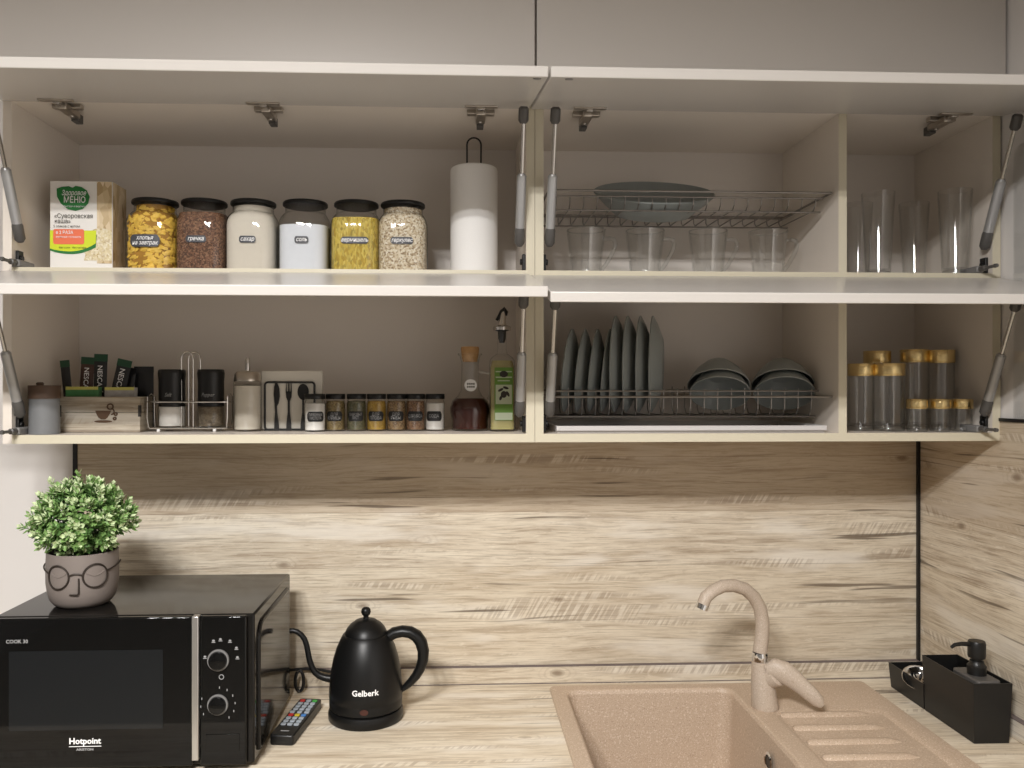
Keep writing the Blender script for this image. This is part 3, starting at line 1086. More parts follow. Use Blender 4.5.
# ------------------------------------------------------------------ potted plant
py_ = -.318
px_ = XU(83, py_)
pl = thing('potted_plant', 'bushy green plant in a taupe face pot with wire spectacles', 'potted plant', (px_, py_, MZ1+.0006), math.radians(13))
PH = ZV(550, px_, py_)-MZ1
R_ = 33.2*MP(83, py_)
prof = [(0, 0), (.040, 0), (.0475, .004), (.0535, .012), (.0575, .025), (R_, .042), (R_+.0003, .07), (R_-.0008, PH-.001), (R_-.002, PH), (R_-.005, PH-.001), (R_-.007, .07), (R_-.008, .03), (0, .03)]
pot = obj('pot', MB().lathe(prof, 48), M['pot'], pl)
obj('soil', MB().lathe([(0, PH-.018), (R_-.0068, PH-.018), (R_-.0068, PH-.014), (0, PH-.009)], 24), M['soil'], pl)


def onpot(x, z, off=.0018):
    r = R_+off
    return (r*math.sin(x/R_), -r*math.cos(x/R_), z)


zc = ZV(570.5, px_, py_)-MZ1
sl = obj('spectacles', MB().tube([onpot(-.031+.0202*math.cos(a*PI/14), zc+.0202*math.sin(a*PI/14)) for a in range(28)], .0016, 6, True)
         .tube([onpot(.031+.0202*math.cos(a*PI/14), zc+.0202*math.sin(a*PI/14)) for a in range(28)], .0016, 6, True)
         .tube([onpot(-.0108+.0216*t/6, zc+.003+.003*math.sin(PI*t/6)) for t in range(7)], .0016, 6)
         .tube([onpot(.0512+.045*t/6, zc+.006+.009*t/6, .0022) for t in range(7)], .0014, 6)
         .tube([onpot(-.0512-.045*t/6, zc+.006+.009*t/6, .0022) for t in range(7)], .0014, 6), M['bronze'], pl)
obj('nose', MB().tube([onpot(.0045, zc-.002, .0006), onpot(.0048, zc-.012, .0014), onpot(.0045, zc-.027, .0022), onpot(.003, zc-.030, .0024), onpot(-.004, zc-.030, .0016), onpot(-.010, zc-.030, .0006)], .0014, 6), M['bronze'], pl)
for c in (-.031, .031):
    obj('eyelid', MB().tube([onpot(c-.015+.030*t/8, zc+.002-.006*math.sin(PI*t/8)+.004, .0004) for t in range(9)], .0011, 6), M['pot'], pl)
# foliage
lf = MB()
rnd = random.Random(11)
fz = ZV(518, px_, py_)-MZ1
ax, az = 42*MP(80, py_), 33*MP(80, py_)
stems = MB()
spr = []
for k in range(360):
    while True:
        p = Vector((rnd.uniform(-1, 1), rnd.uniform(-1, 1), rnd.uniform(-1, 1)))
        if .3 < p.length < 1.0 and p.z > -.9:
            break
    ln = p.length
    p = p/ln*(ln**.45)
    wob = 1+.12*math.sin(5*math.atan2(p.y, p.x)+1.3)*rnd.random()
    if p.z < 0:
        wob *= 1-.42*p.z
    base = Vector((p.x*ax*wob, p.y*ax*wob, fz+p.z*az*(1.0 if p.z > 0 else .95)))
    if base.z < PH-.012 or (base.z < PH+.004 and math.hypot(base.x, base.y) < R_+.008):
        continue
    d = Vector((p.x, p.y, p.z*.8+.55)).normalized()
    if k % 14 == 0 and p.z > -.3:        # a few longer shoots
        base += Vector((p.x, p.y, p.z+.25))*.013
        ln = 1.0
    spr.append((base, d, ln))
for base, d, ln in spr:
    s_ = d.cross(Vector((.3, .2, 1))).normalized()
    t_ = d.cross(s_)
    nl = rnd.randint(9, 13)
    tone = rnd.random()
    stems.tube([base-d*.014, base+d*.012], .0007, 4)
    for i in range(nl):
        h = i/nl
        a = i*2.4+rnd.random()
        out = (s_*math.cos(a)+t_*math.sin(a))
        dirn = (out*(1.15-.75*h)+d*(.35+.8*h)).normalized()
        L_ = rnd.uniform(.0115, .0165)*(1.1-.35*h)
        wd = L_*.30
        o_ = base+d*(h*.020-.009)
        sd_ = dirn.cross(d)
        if sd_.length < 1e-4:
            sd_ = s_
        sd_.normalize()
        nn = sd_.cross(dirn).normalized()
        a0, a1 = o_, o_+dirn*L_
        mid = o_+dirn*L_*.58-nn*L_*.10
        v = [a0, mid+sd_*wd+nn*L_*.12, a1, mid-sd_*wd+nn*L_*.12, mid]
        rr = rnd.random()
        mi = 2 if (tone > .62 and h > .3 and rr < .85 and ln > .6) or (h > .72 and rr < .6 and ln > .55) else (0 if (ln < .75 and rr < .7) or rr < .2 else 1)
        lf.add(v, [(0, 4, 1), (1, 4, 2), (2, 4, 3), (3, 4, 0)], mi)
fo = obj('foliage', lf, [M['leaf1'], M['leaf2'], M['leaf3']], pl, smooth=False)
tag(fo, kind='stuff')
for k in range(26):
    a = k*2.399
    r = .045*math.sqrt((k+.5)/26)
    stems.tube([(r*.4*math.cos(a), r*.4*math.sin(a), PH-.014), (r*math.cos(a)*1.1, r*math.sin(a)*1.1, PH+.02), (1.5*r*math.cos(a), 1.5*r*math.sin(a), PH+.055)], .0012, 5)
tag(obj('stems', stems, M['leaf1'], pl), kind='stuff')

# ------------------------------------------------------------------ kettle
ky = -.185
kx = XU(366, ky)
ke = thing('gooseneck_kettle', 'matte black gooseneck electric kettle beside the microwave', 'kettle', (kx, ky, ZC+.0005))
obj('power_base', MB().lathe([(0, 0), (.071, 0), (.0735, .003), (.0738, .014), (.0715, .021), (.069, .0225), (0, .0225)], 48), M['kettle'], ke)
obj('kettle_body', MB().lathe([(0, .0235), (.069, .0235), (.0715, .026), (.0718, .040), (.0712, .044), (.0722, .046), (.0718, .060), (.0705, .078), (.0682, .096), (.064, .118), (.0575, .139), (.050, .156), (.0455, .164), (.044, .1655), (0, .166)], 56), M['kettle'], ke)
lid = obj('lid', MB().lathe([(0, .1645), (.0425, .1645), (.0415, .168), (.037, .177), (.030, .185), (.022, .190), (.021, .1915), (.014, .194), (.008, .195), (0, .1955)], 40), M['kettle'], ke)
obj('lid_knob', MB().lathe([(0, .194), (.006, .195), (.005, .199), (.0055, .2005), (.0082, .203), (.0098, .2085), (.0085, .214), (.005, .217), (0, .218)], 24), M['kettle'], lid)
hp = [(.040, 0, .156), (.056, 0, .1655), (.072, 0, .1685), (.087, 0, .1665), (.1, 0, .159), (.109, 0, .146), (.1135, 0, .129), (.1125, 0, .111), (.107, 0, .094), (.099, 0, .080), (.088, 0, .067), (.078, 0, .058), (.069, 0, .052)]
obj('handle', MB().tube(hp, [.0125, .0135, .0135, .014, .0145, .0145, .0138, .013, .012, .0108, .0092, .0075, .006], 14, flat=.85), M['kettle'], ke)
sp = [(-.062, 0, .075), (-.0716, 0, .077), (-.082, 0, .079), (-.092, 0, .083), (-.1, 0, .0895), (-.106, 0, .099), (-.1105, 0, .112), (-.1135, 0, .127), (-.1165, 0, .143), (-.1205, 0, .155), (-.127, 0, .164), (-.135, 0, .170), (-.143, 0, .1725), (-.1495, 0, .172)]
obj('spout', MB().tube(sp, [.0085, .0078, .0072, .0067, .0063, .006, .0058, .0056, .0055, .0054, .0053, .0052, .0051, .005], 14), M['kettle'], ke)
ka = math.atan2(-kx, -(CAMY-ky))
text('lettering', 'Gelberk', .0155, M['ink_white'], ke, (.006, 0, .0715), bend=.0720, bold=.0004)
ind = MB().lathe([(0, 0), (.008, 0), (.008, .001), (0, .0012)], 18)
ind.xf(Matrix.Translation((.004, -.0720, .036)) @ Matrix.Rotation(PI/2, 4, 'X') @ Matrix.Scale(.7, 4, (0, 1, 0)))
obj('indicator_light', ind, M['redlens'], ke)
# power cord running behind the microwave
pc = []
for (u, v, Y) in ((372, 690, -.105), (366, 688, -.08), (355, 681, -.055), (340, 674, -.04), (322, 670, -.034), (306, 668.5, -.032), (290, 670, -.034), (270, 676, -.038), (245, 684, -.045)):
    X = XU(u, Y)
    pc.append((X, Y, max(ZC+.0035, ZV(v, X, Y))))
pc2 = []
for k in range(15):
    a = PI*.5-2*PI*.93*k/14
    u, v, Y = 299.5+4.2*math.cos(a), 681-10.5*math.sin(a), -.052-.003*k/14
    X = XU(u, Y)
    pc2.append((X, Y, max(ZC+.0035, ZV(v, X, Y))))
cord = thing('power_cord', 'thin black power cord running behind the kettle to the microwave', 'cord', pc[0])
obj('cable', MB().tube(pc, .0032, 8), M['black'], cord, world=True)
obj('cable_loop', MB().tube(pc2, .0036, 8), M['black'], cord, world=True)

# ------------------------------------------------------------------ remote control
rc = thing('remote_control', 'black remote control with grey and coloured buttons lying by the microwave', 'remote control', (-.3045, -.222, ZC+.0005), -math.atan2(.023, .178))
body_r = obj('remote_body', MB().ext(rloop(-.0225, .0225, -.090, .090, .006, 3), 0, .019), M['black'], rc, bevel=.0025)
bt = {'button_grey': 'button_grey', 'r': 'button_red', 'g': 'button_green', 'y': 'button_yellow', 'b': 'button_blue'}
for r in range(9):
    for c in range(3):
        yy = .074-.0145*r
        xx = -.0125+.0125*c
        key = 'button_grey'
        if r == 0:
            key = ('button_red', 'button_grey', 'button_green')[c]
        if r == 5 and c == 0:
            key = 'button_red'
        if r == 5 and c == 1:
            key = 'button_yellow'
        if r == 5 and c == 2:
            key = 'button_blue'
        if r == 4:
            xx *= 1.15
        obj('button', MB().ext(rloop(xx-.0048, xx+.0048, yy-.0042, yy+.0042, .002, 2), .019, .0208), M[key], rc, smooth=False)
obj('brand_plate', MB().box(-.008, .008, -.072, -.069, .019, .0193), M['ink_grey'], rc, smooth=False)
# ================================================================== UPPER SHELF, LEFT UNIT
def at(u, Y, z):
    return (XU(u, Y), Y, z+.0004)


# cereal box
by = -.205
bx0, bx1 = XU(50, by), XU(112.5, by)
bw = bx1-bx0
bh = ZV(181, bx0, by)-ZS1
cb = thing('cereal_box', 'white porridge box with a green logo and lime and coral bands', 'box', ((bx0+bx1)/2, by+.0325, ZS1+.0004))
obj('carton', MB().box(-bw/2, bw/2, -.0325, .0325, 0, bh, 0), M['card'], cb, bevel=.0008)
yq = -.0331
S = bw/62.5                               # one photo pixel on the box front
bp = lambda x, y: ((x-81.25)*S, bh-(y-181)*S)


def decal(name, pts, m, par, layer, y=yq):
    return obj(name, MB().poly(pts, y-layer*.00025), m, par, smooth=False)


decal('photo_strip', [bp(97, 265), bp(112, 265), bp(112, 181.5), bp(97, 181.5)], M['tan'], cb, 0)
obj('side_photo', MB().add([(bw/2+.0007, -.032, .001), (bw/2+.0007, .032, .001), (bw/2+.0007, .032, bh-.001), (bw/2+.0007, -.032, bh-.001)], [(0, 1, 2, 3)]), M['tan'], cb, smooth=False)
decal('bowl_photo', [bp(*p) for p in [(84, 262)]+[(101+min(11, 19*math.cos(a)), 246-17*math.sin(a)) for a in [PI*1.2-i*PI*.98/16 for i in range(17)]]+[(112, 262)]], M['porridge'], cb, 1)
decal('green_band', [bp(*p) for p in [(50.2, 240), (50.2, 252)]+[(50+46*i/10, 252+4.5*math.sin(PI*i/10*.75+.15)-6*(i/10)**3) for i in range(1, 11)]+[(97, 236)]], M['green'], cb, 2)
decal('lime_band', [bp(*p) for p in [(50.2, 231.5), (50.2, 250)]+[(50+46*i/10, 250+4*math.sin(PI*i/10*.75+.1)-8*(i/10)**3) for i in range(1, 11)]+[(96.5, 231.5)]], M['lime'], cb, 3)
decal('coral_patch', [bp(*p) for p in rrect(31, 15.5, 2, 3, 69, 238)], M['coral'], cb, 4)
leafp = [(57, 189), (62, 187.2), (69, 186.5), (73, 188), (76, 186), (82, 187.2), (87, 190.5), (90, 197), (88.5, 204), (83, 209.5), (76, 211.5), (68, 210), (61, 204), (57.3, 197)]
decal('logo_patch', [bp(*p) for p in leafp][::-1], M['green'], cb, 4)


def btext(s, x, y, px, m=None, **k):
    p = bp(x, y)
    text('lettering', s, px*S, m or M['ink_white'], cb, (p[0], yq-.0014, p[1]), **k)


btext('Здоровое', 74, 193.5, 7.2, shear=.3, sx=.72, bold=.0001)
btext('МЕНЮ', 75, 200.6, 8.6, bold=.0002, sx=.8)
btext('быстро и вкусно', 74.5, 207, 2.6)
btext('«Суворовская', 74, 217, 6.4, M['ink_dark'], sx=.88)
btext('каша»', 63, 222.3, 6.2, M['ink_dark'], sx=.88)
btext('5 злаков с нутом', 67, 227.4, 3.6, M['ink_dark'], sx=.9)
btext('в 2 РАЗА', 65, 233.8, 4.6, bold=.0001, sx=.9)
btext('меньше готовить', 69, 238.2, 3.2, sx=.95)
btext('без соли   без сахара', 73, 249.2, 2.6, M['ink_dark'])

# storage jars
JY = -.165
jars = [(155.5, 'corn', 'хлопья\nна завтрак', 'corn flakes', 'glass storage jar of yellow corn flakes with a dark lid'),
        (204.5, 'buckwheat', 'гречка', 'buckwheat', 'glass storage jar of brown buckwheat with a dark lid'),
        (253.5, 'sugar', 'сахар', 'sugar', 'glass storage jar full of cream coloured sugar with a dark lid'),
        (305.5, 'salt', 'соль', 'salt', 'glass storage jar partly filled with bluish white salt'),
        (356.5, 'pasta', 'вермишель', 'noodles', 'glass storage jar of golden thin noodles with a dark lid'),
        (403, 'oats', 'геркулес', 'oats', 'glass storage jar of speckled rolled oats with a dark lid')]
JR = 24.8*MP(280, JY)
jprof = [(JR*.90, 0, 3), (JR*.985, .003, 3.4), (JR, .008, 3.6), (JR, .098, 3.6), (JR*.985, .106, 3.4), (JR*.93, .115, 3), (JR*.84, .123, 2.3), (JR*.80, .1255, 2), (JR*.80, .139, 2)]
jar_glass_me = None
lid_me = None
for i, (u, key, lab, _, label) in enumerate(jars):
    j = thing('storage_jar', label, 'jar', at(u, JY, ZS1), group='storage jars on the upper shelf')
    if jar_glass_me is None:
        g = obj('jar_glass', MB().lathe([(0, 0)]+jprof, 40), M['jarglass'], j)
        jar_glass_me = g.data
        l = obj('lid', MB().lathe([(0, .1395), (JR*.82, .1395), (JR*.885, .1405), (JR*.895, .1415), (JR*.895, .1455), (JR*.87, .1475), (JR*.6, .148), (0, .148)], 40), M['black'], j)
        lid_me = l.data
    else:
        for nm, me in (('jar_glass', jar_glass_me), ('lid', lid_me)):
            o = bpy.data.objects.new(nm, me)
            COL.objects.link(o)
            o.parent = j
    top = {'corn': .136, 'buckwheat': .120, 'sugar': .1355, 'salt': .097, 'pasta': .112, 'oats': .1345}[key]
    kf = .955
    pf = []
    for (r, z, e) in jprof:
        if z < top:
            pf.append((r*kf, max(z, .003), e))
    pf = [(0, .003)]+pf+[(pf[-1][0], top, pf[-1][2]), (0, top+.002)]
    if key == 'corn':
        pf = [(p[0]*.93, *p[1:]) for p in pf]
        obj('contents', MB().lathe(pf, 40), M['corn_core'], j)
        fk = MB()
        rn = random.Random(3)
        for q in range(520):
            z = rn.uniform(.006, .131)
            a = rn.uniform(-PI, .35) if q % 5 else rn.uniform(0, 2*PI)
            rloc = JR*(1 if z < .106 else max(.80, 1-(z-.106)*11))
            e = 3.5 if z < .11 else 2
            ca, sa = math.cos(a), math.sin(a)
            rr = (rloc*.925)/((abs(ca)**e+abs(sa)**e)**(1/e))-rn.random()*.003
            c0 = Vector((rr*ca, rr*sa, z))
            nrm = Vector((ca*rn.uniform(.5, 1), sa*rn.uniform(.5, 1), rn.uniform(-.7, .7))).normalized()
            t1 = nrm.cross(Vector((0, 0, 1))).normalized()
            t2 = nrm.cross(t1)
            sz = rn.uniform(.0060, .0098)
            v = [c0+nrm*.0008]
            for k in range(6):
                aa = k*PI/3+rn.random()*.6
                s2 = sz*rn.uniform(.7, 1.1)
                v.append(c0+t1*math.cos(aa)*s2+t2*math.sin(aa)*s2*.8-nrm*rn.uniform(0, .0016))
            # keep flakes inside the glass
            v = [Vector((p.x*min(1, (rr+.0012)/max(1e-6, math.hypot(p.x, p.y))), p.y*min(1, (rr+.0012)/max(1e-6, math.hypot(p.x, p.y))), min(max(p.z, .004), .1365))) for p in v]
            fk.add(v, [(0, 1+k, 1+(k+1) % 6) for k in range(6)])
        tag(obj('flakes', fk, M['corn'], j, smooth=False), kind='stuff')
    else:
        obj('contents', MB().lathe(pf, 40), M[key], j)
    # label just proud of the glass (front face nearly flat)
    zl = .066 if key != 'corn' else .062
    fr = JR*1.004
    wtx = {'corn': .046, 'buckwheat': .032, 'sugar': .026, 'salt': .022, 'pasta': .044, 'oats': .036}[key]
    off = {'corn': -.003, 'buckwheat': -.002, 'sugar': .0, 'salt': .001, 'pasta': .002, 'oats': .001}[key]
    # slightly bowed label
    RB = .16
    mbp = wrap((wtx*1.22, .0135 if key != 'corn' else .024, zl, off), RB)
    mbp.v = [(p[0], p[1]+RB-fr-.0006, p[2]) for p in mbp.v]
    lb = obj('label', mbp, M['labelgrey'], j)
    tx = text('lettering', lab, .0112, M['ink_white'], lb, (off, 0, zl+.0004), bend=RB, shear=.25, sx=.84, bold=.0001, yoff=RB-fr-.0010)

# paper towel
ty = -.15
pt = thing('paper_towel_holder', 'white paper towel roll on a stand with a black wire loop', 'paper towel', at(474, ty, ZS1))
mpt = MP(474, ty)
RR = 23.6*mpt
hh = ZV(168.5, XU(474, ty), ty)-ZS1
obj('towel_roll', MB().lathe([(.02, .006), (RR-.002, .006), (RR, .008), (RR, hh-.007), (RR-.0015, hh-.002), (RR-.005, hh), (.02, hh), (.0195, hh-.01), (.0195, .01), (.02, .006)], 48), M['paper'], pt)
obj('base_plate', MB().lathe([(0, 0), (RR*1.05, 0), (RR*1.05, .003), (RR*1.03, .0045), (0, .0045)], 40), M['black'], pt)
lh = ZV(138, XU(474, ty), ty)-ZS1
lw_ = 7.0*mpt
lp = [(-lw_, 0, .004), (-lw_, 0, hh+.01)]+[(-lw_*math.cos(PI*i/10), 0, lh-lw_+lw_*math.sin(PI*i/10)) for i in range(11)]+[(lw_, 0, hh+.01), (lw_, 0, .004)]
obj('wire_loop', MB().tube(lp, .0018, 8), M['blacktrim'], pt)

# ================================================================== UPPER SHELF, RIGHT UNIT
gy = -.15
gm = MP(650, gy)
cupz = ZV(231, XU(650, gy), gy)-ZS1
cup = thing('glass_mug', 'clear glass mug with angular handle, first of four, beside the gas strut', 'mug', at(586, gy, ZS1), group='glass mugs under the upper rack')
r0, r1_ = .0295, .0395
cp_ = [(0, 0), (r0-.002, 0), (r0, .002), (r0+.001, .012), (r0+.004, .05), (r1_-.001, cupz-.012), (r1_, cupz), (r1_-.0025, cupz), (r1_-.0035, cupz-.012), (r0+.0015, .05), (r0-.0015, .014), (r0-.003, .008), (0, .007)]
obj('glass_body', MB().lathe(cp_, 40), M['glass'], cup)
hd = [(r1_-.003, 0, cupz-.018), (r1_+.010, 0, cupz-.016), (r1_+.018, 0, cupz-.018), (r1_+.0215, 0, cupz-.026), (r1_+.020, 0, cupz-.036), (r1_+.012, 0, cupz-.052), (r1_+.003, 0, cupz-.068), (r0+.004, 0, .022), (r0+.0025, 0, .014)]
obj('rim', MB().tube([((r1_-.0012)*math.cos(2*PI*k/40), (r1_-.0012)*math.sin(2*PI*k/40), cupz) for k in range(40)], .0013, 6, True), M['thickglass'], cup)
obj('handle', MB().tube(hd, [.004, .0042, .0042, .0042, .0042, .0042, .0042, .0044, .005], 10), M['thickglass'], cup)
for (u, lab) in ((645, 'clear glass mug with angular handle, second of four from the gas strut'),
                 (708, 'clear glass mug with angular handle, third of four from the gas strut'),
                 (768, 'clear glass mug with angular handle, last of four, near the cabinet divider')):
    c = copy_tree(cup)
    c.location = at(u, gy, ZS1)
    c['label'] = lab


def rack(name, label, zrail, upper):
    """wire dish rack hung between cabinet side and divider"""
    xa, xb = XS+T+.012, XU(839, YF)-.006
    root = thing(name, label, 'dish rack', ((xa+xb)/2, -.15, zrail))
    ya, yb = YF+.018, -.022
    wr = .0012
    fr = MB().tube([(xa, ya, zrail), (xb, ya, zrail)], .0021, 8).tube([(xa, yb, zrail), (xb, yb, zrail)], .0021, 8)
    obj('frame_rail', MB().tube([(xa, ya, zrail), (xb, ya, zrail)], .0022, 8), M['wire'], root, world=True)
    obj('frame_rail', MB().tube([(xa, yb, zrail), (xb, yb, zrail)], .0022, 8), M['wire'], root, world=True)
    obj('side_rail', MB().tube([(xb, ya, zrail), (xb, yb, zrail)], .0022, 8), M['wire'], root, world=True)
    obj('side_rail', MB().tube([(xa, ya, zrail), (xa, yb, zrail)], .0022, 8), M['wire'], root, world=True)
    n = 20
    b = root.location
    if upper:
        y1, y2, dz = -.235, -.05, .026
        pts = [(0, y1, zrail-.004), (0, y1+.002, zrail-dz*.7), (0, y1+.012, zrail-dz), (0, y2-.01, zrail-dz), (0, y2, zrail-dz*.7), (0, y2, zrail-.002)]
        extra = [(y1, zrail-.004), (y1+.012, zrail-dz-.003), (y2-.012, zrail-dz-.003), (y2, zrail-.003)]
    else:
        y1, y2, dz = -.215, -.075, .037
        pts = [(0, y1, zrail+.016), (0, y1+.001, zrail-dz+.012), (0, y1+.012, zrail-dz), (0, y2-.012, zrail-dz), (0, y2-.001, zrail-dz+.012), (0, y2, zrail+.02)]
        extra = [(y1, zrail+.011), (y1+.014, zrail-dz-.003), (y2-.014, zrail-dz-.003), (y2, zrail+.012)]
    for (yy, zz) in extra:
        obj('support_rail', MB().tube([(xa+.004, yy-.001, zz), (xb-.004, yy-.001, zz)], .0018, 8), M['wire'], root, world=True)
    pts = [(p[0], p[1]-b[1], p[2]-b[2]) for p in pts]
    w0 = obj('rack_wire', MB().tube(pts, wr, 6), M['wire'], root)
    for k in range(n):
        o = w0 if k == 0 else w0.copy()
        if k:
            COL.objects.link(o)
            o.parent = root
        o.location = (xa+.018+(xb-xa-.036)*k/(n-1)-b[0], 0, 0)
    return root, xa, xb


zr1 = ZV(193, XU(829, YF+.018), YF+.018)
rack1, rxa, rxb = rack('dish_rack', 'upper wire dish rack holding the oval dish above the glass mugs', zr1, True)
zr2 = ZV(396.8, XU(690, YF+.018), YF+.018)
rack2, _, _ = rack('dish_rack', 'lower wire dish rack holding the plates and bowls', zr2, False)

# oval dish leaning in the upper rack
oyy = -.145
om = MP(653, oyy)
ow = 60.5*om
dep = .048
op = [(0, 0), (ow*.55, 0), (ow*.62, .002), (ow*.86, dep*.62), (ow, dep), (ow*.985, dep+.0025), (ow*.84, dep*.62+.004), (ow*.6, .006), (0, .005)]
mb = MB().lathe(op, 56)
mb.xf(Matrix.Scale(.72, 4, (0, 1, 0)))
od = obj('oval_dish', mb, M['plate'])
tag(od, 'large oval blue grey serving dish lying in the upper rack', 'dish')
od.location = (XU(653, oyy), oyy+.012, zr1-.020)
od.rotation_euler = (math.radians(27), 0, 0)

# tall glasses
def tumbler(u, Y, rt, rb, h, label, z=ZS1, group='tall clear glasses by the divider'):
    r = thing('drinking_glass', label, 'glass', at(u, Y, z), group=group)
    obj('glass_wall', MB().lathe([(rb*.96, .004), (rb, .012), (rb+(rt-rb)*.45, h*.5), (rt, h), (rt-.0016, h), (rb+(rt-rb)*.45-.0018, h*.5), (rb-.002, .016), (0, .0135)], 28), M['tumbler'], r)
    obj('glass_base', MB().lathe([(0, 0), (rb*.92, 0), (rb*.97, .0015), (rb*.97, .005), (rb*.9, .012), (0, .0125)], 28), M['thickglass'], r)
    return r


th = ZV(194, XU(880, -.2), -.2)-ZS1
tumbler(878, -.205, .0315, .0235, th, 'tall clear tapered glass in the front, next to the divider')
tumbler(955, -.232, .0315, .0235, th, 'tall clear tapered glass in the front, beside the push latch')
tumbler(914, -.115, .0300, .0215, th, 'tall clear tapered glass at the back, between the two front glasses')
tumbler(858, -.105, .0300, .0215, th, 'tall clear tapered glass at the back, half hidden by the divider')

# ================================================================== LOWER SHELF, RIGHT UNIT
tr = thing('drip_tray', 'long grey white drip tray under the lower dish rack', 'tray', ((rxa+rxb)/2, -.15, ZB1+.0004))
tw = XU(825, -.26)-XU(556, -.26)
trx = (XU(825, -.26)+XU(556, -.26))/2-(rxa+rxb)/2
mb = open_box(trx-tw/2, trx+tw/2, -.115, .115, 0, .0135, .002, .003)
obj('tray_body', mb, M['tray'], tr, smooth=False)
obj('tray_lip', MB().box(trx-tw/2, trx+tw/2, -.119, -.1152, .004, .0135), M['tray'], tr, bevel=.001)

zb = zr2-.037                              # where dishes rest on the bottom wires
pys = -.145


def plate(u, R, dep_, lean, turn, label, name='plate'):
    prof_ = [(0, 0), (R*.52, 0), (R*.56, .0015), (R*.86, dep_*.62), (R, dep_), (R*.992, dep_+.0022), (R*.85, dep_*.66+.0025), (R*.54, .0045), (0, .004)]
    mb_ = MB().lathe(prof_, 48)
    o = obj(name, mb_, M['plate'])
    tag(o, label, 'plate', 'plates standing in the lower rack')
    o.rotation_euler = (Matrix.Rotation(turn, 3, 'Z') @ Matrix.Rotation(-PI/2+lean, 3, 'Y')).to_euler()
    o.location = (XU(u, pys), pys, zb+R*math.cos(lean)+.003)
    return o


ordn = ('first', 'second', 'third', 'fourth')
for i, u in enumerate((577, 590, 602.5, 615)):
    plate(u, .086, .017, math.radians(6), math.radians(-15), 'small blue grey plate, %s of four small ones counted from the gas strut' % ordn[i])
for i, u in enumerate((626, 638, 650.5, 663)):
    plate(u, .100, .021, math.radians(1), math.radians(-17), 'large blue grey plate, %s of four large ones counted from the small plates' % ordn[i])


def bowl(u, Y, z, tilt, roll, R, label):
    dpt = .052
    prof_ = [(0, 0), (R*.42, 0), (R*.46, .002), (R*.75, dpt*.42), (R*.93, dpt*.8), (R, dpt), (R*.975, dpt+.001), (R*.90, dpt*.8), (R*.72, dpt*.45), (R*.44, .006), (0, .005)]
    r = thing('bowl', label, 'bowl', (XU(u, Y), Y, z), group='bowls in the lower rack')
    o = obj('bowl_body', MB().lathe(prof_, 48), M['plate'], r)
    obj('rim', MB().tube([(R*.988*math.cos(2*PI*k/48), R*.988*math.sin(2*PI*k/48), dpt) for k in range(48)], .0011, 6, True), M['plate_rim'], r)
    r.rotation_euler = (math.radians(180-tilt), 0, roll)
    return r


for u, nm in ((718, 'beside the large plates'), (781, 'beside the divider')):
    bowl(u, -.125, ZV(365, XU(u, -.12), -.12), 33, math.radians(-16), .0625, 'upper blue grey bowl of the upturned pair %s' % nm)
    bowl(u+1.5, -.136, ZV(373, XU(u, -.136), -.136), 35, math.radians(-17), .0605, 'lower blue grey bowl of the upturned pair %s' % nm)


# gold-banded glasses
def gold_glass(name, cat, u, Y, R, h, band, label, group):
    r = thing(name, label, cat, at(u, Y, ZB1), group=group)
    obj('glass_wall', MB().lathe([(R*.97, .003), (R, .006), (R, h), (R-.0015, h), (R-.0018, .014), (0, .012)], 28), M['tumbler'], r)
    obj('glass_base', MB().lathe([(0, 0), (R*.93, 0), (R*.97, .002), (R*.97, .009), (R*.85, .0115), (0, .0118)], 28), M['thickglass'], r)
    g = obj('gold_band', MB().lathe([(R+.0003, h-band), (R+.0007, h-band+.0008), (R+.0007, h-.0008), (R+.0001, h+.0004), (R-.0019, h+.0004), (R-.002, h-band)], 32), M['gold'], r)
    for zz in (h-band+.002, h-.003):
        obj('band_line', MB().tube([((R+.0008)*math.cos(2*PI*k/32), (R+.0008)*math.sin(2*PI*k/32), zz) for k in range(32)], .0006, 5, True), M['gold'], g)
    return r


GT = 'tall gold banded glasses'
fh = ZV(364, XU(888, -.21), -.21)-ZB1
bh2 = ZV(351, XU(915, -.14), -.14)-ZB1
gold_glass('drinking_glass', 'glass', 861, -.20, 12.3*MP(861, -.2), fh, .024, 'gold banded tumbler in front, against the divider', GT)
gold_glass('drinking_glass', 'glass', 888.5, -.215, 15*MP(888, -.215), fh, .024, 'gold banded tumbler in front, between the divider and the shot glasses', GT)
gold_glass('drinking_glass', 'glass', 877, -.115, 12.5*MP(877, -.115), bh2, .025, 'taller gold banded glass at the back behind the front tumblers', GT)
gold_glass('drinking_glass', 'glass', 914.5, -.140, 13*MP(914, -.14), bh2+.002, .026, 'taller gold banded glass at the back behind the first shot glass', GT)
gold_glass('drinking_glass', 'glass', 941.5, -.165, 11.8*MP(942, -.165), bh2, .026, 'taller gold banded glass at the back nearest the cabinet side', GT)
sh = ZV(399.5, XU(940, -.238), -.238)-ZB1
for u, lab in ((917, 'small gold banded shot glass beside the front tumbler'), (940, 'small gold banded shot glass in the middle of three'), (962, 'small gold banded shot glass beside the push latch')):
    gold_glass('shot_glass', 'shot glass', u, -.238, 9.6*MP(u, -.238), sh, .0185, lab, 'gold banded shot glasses')

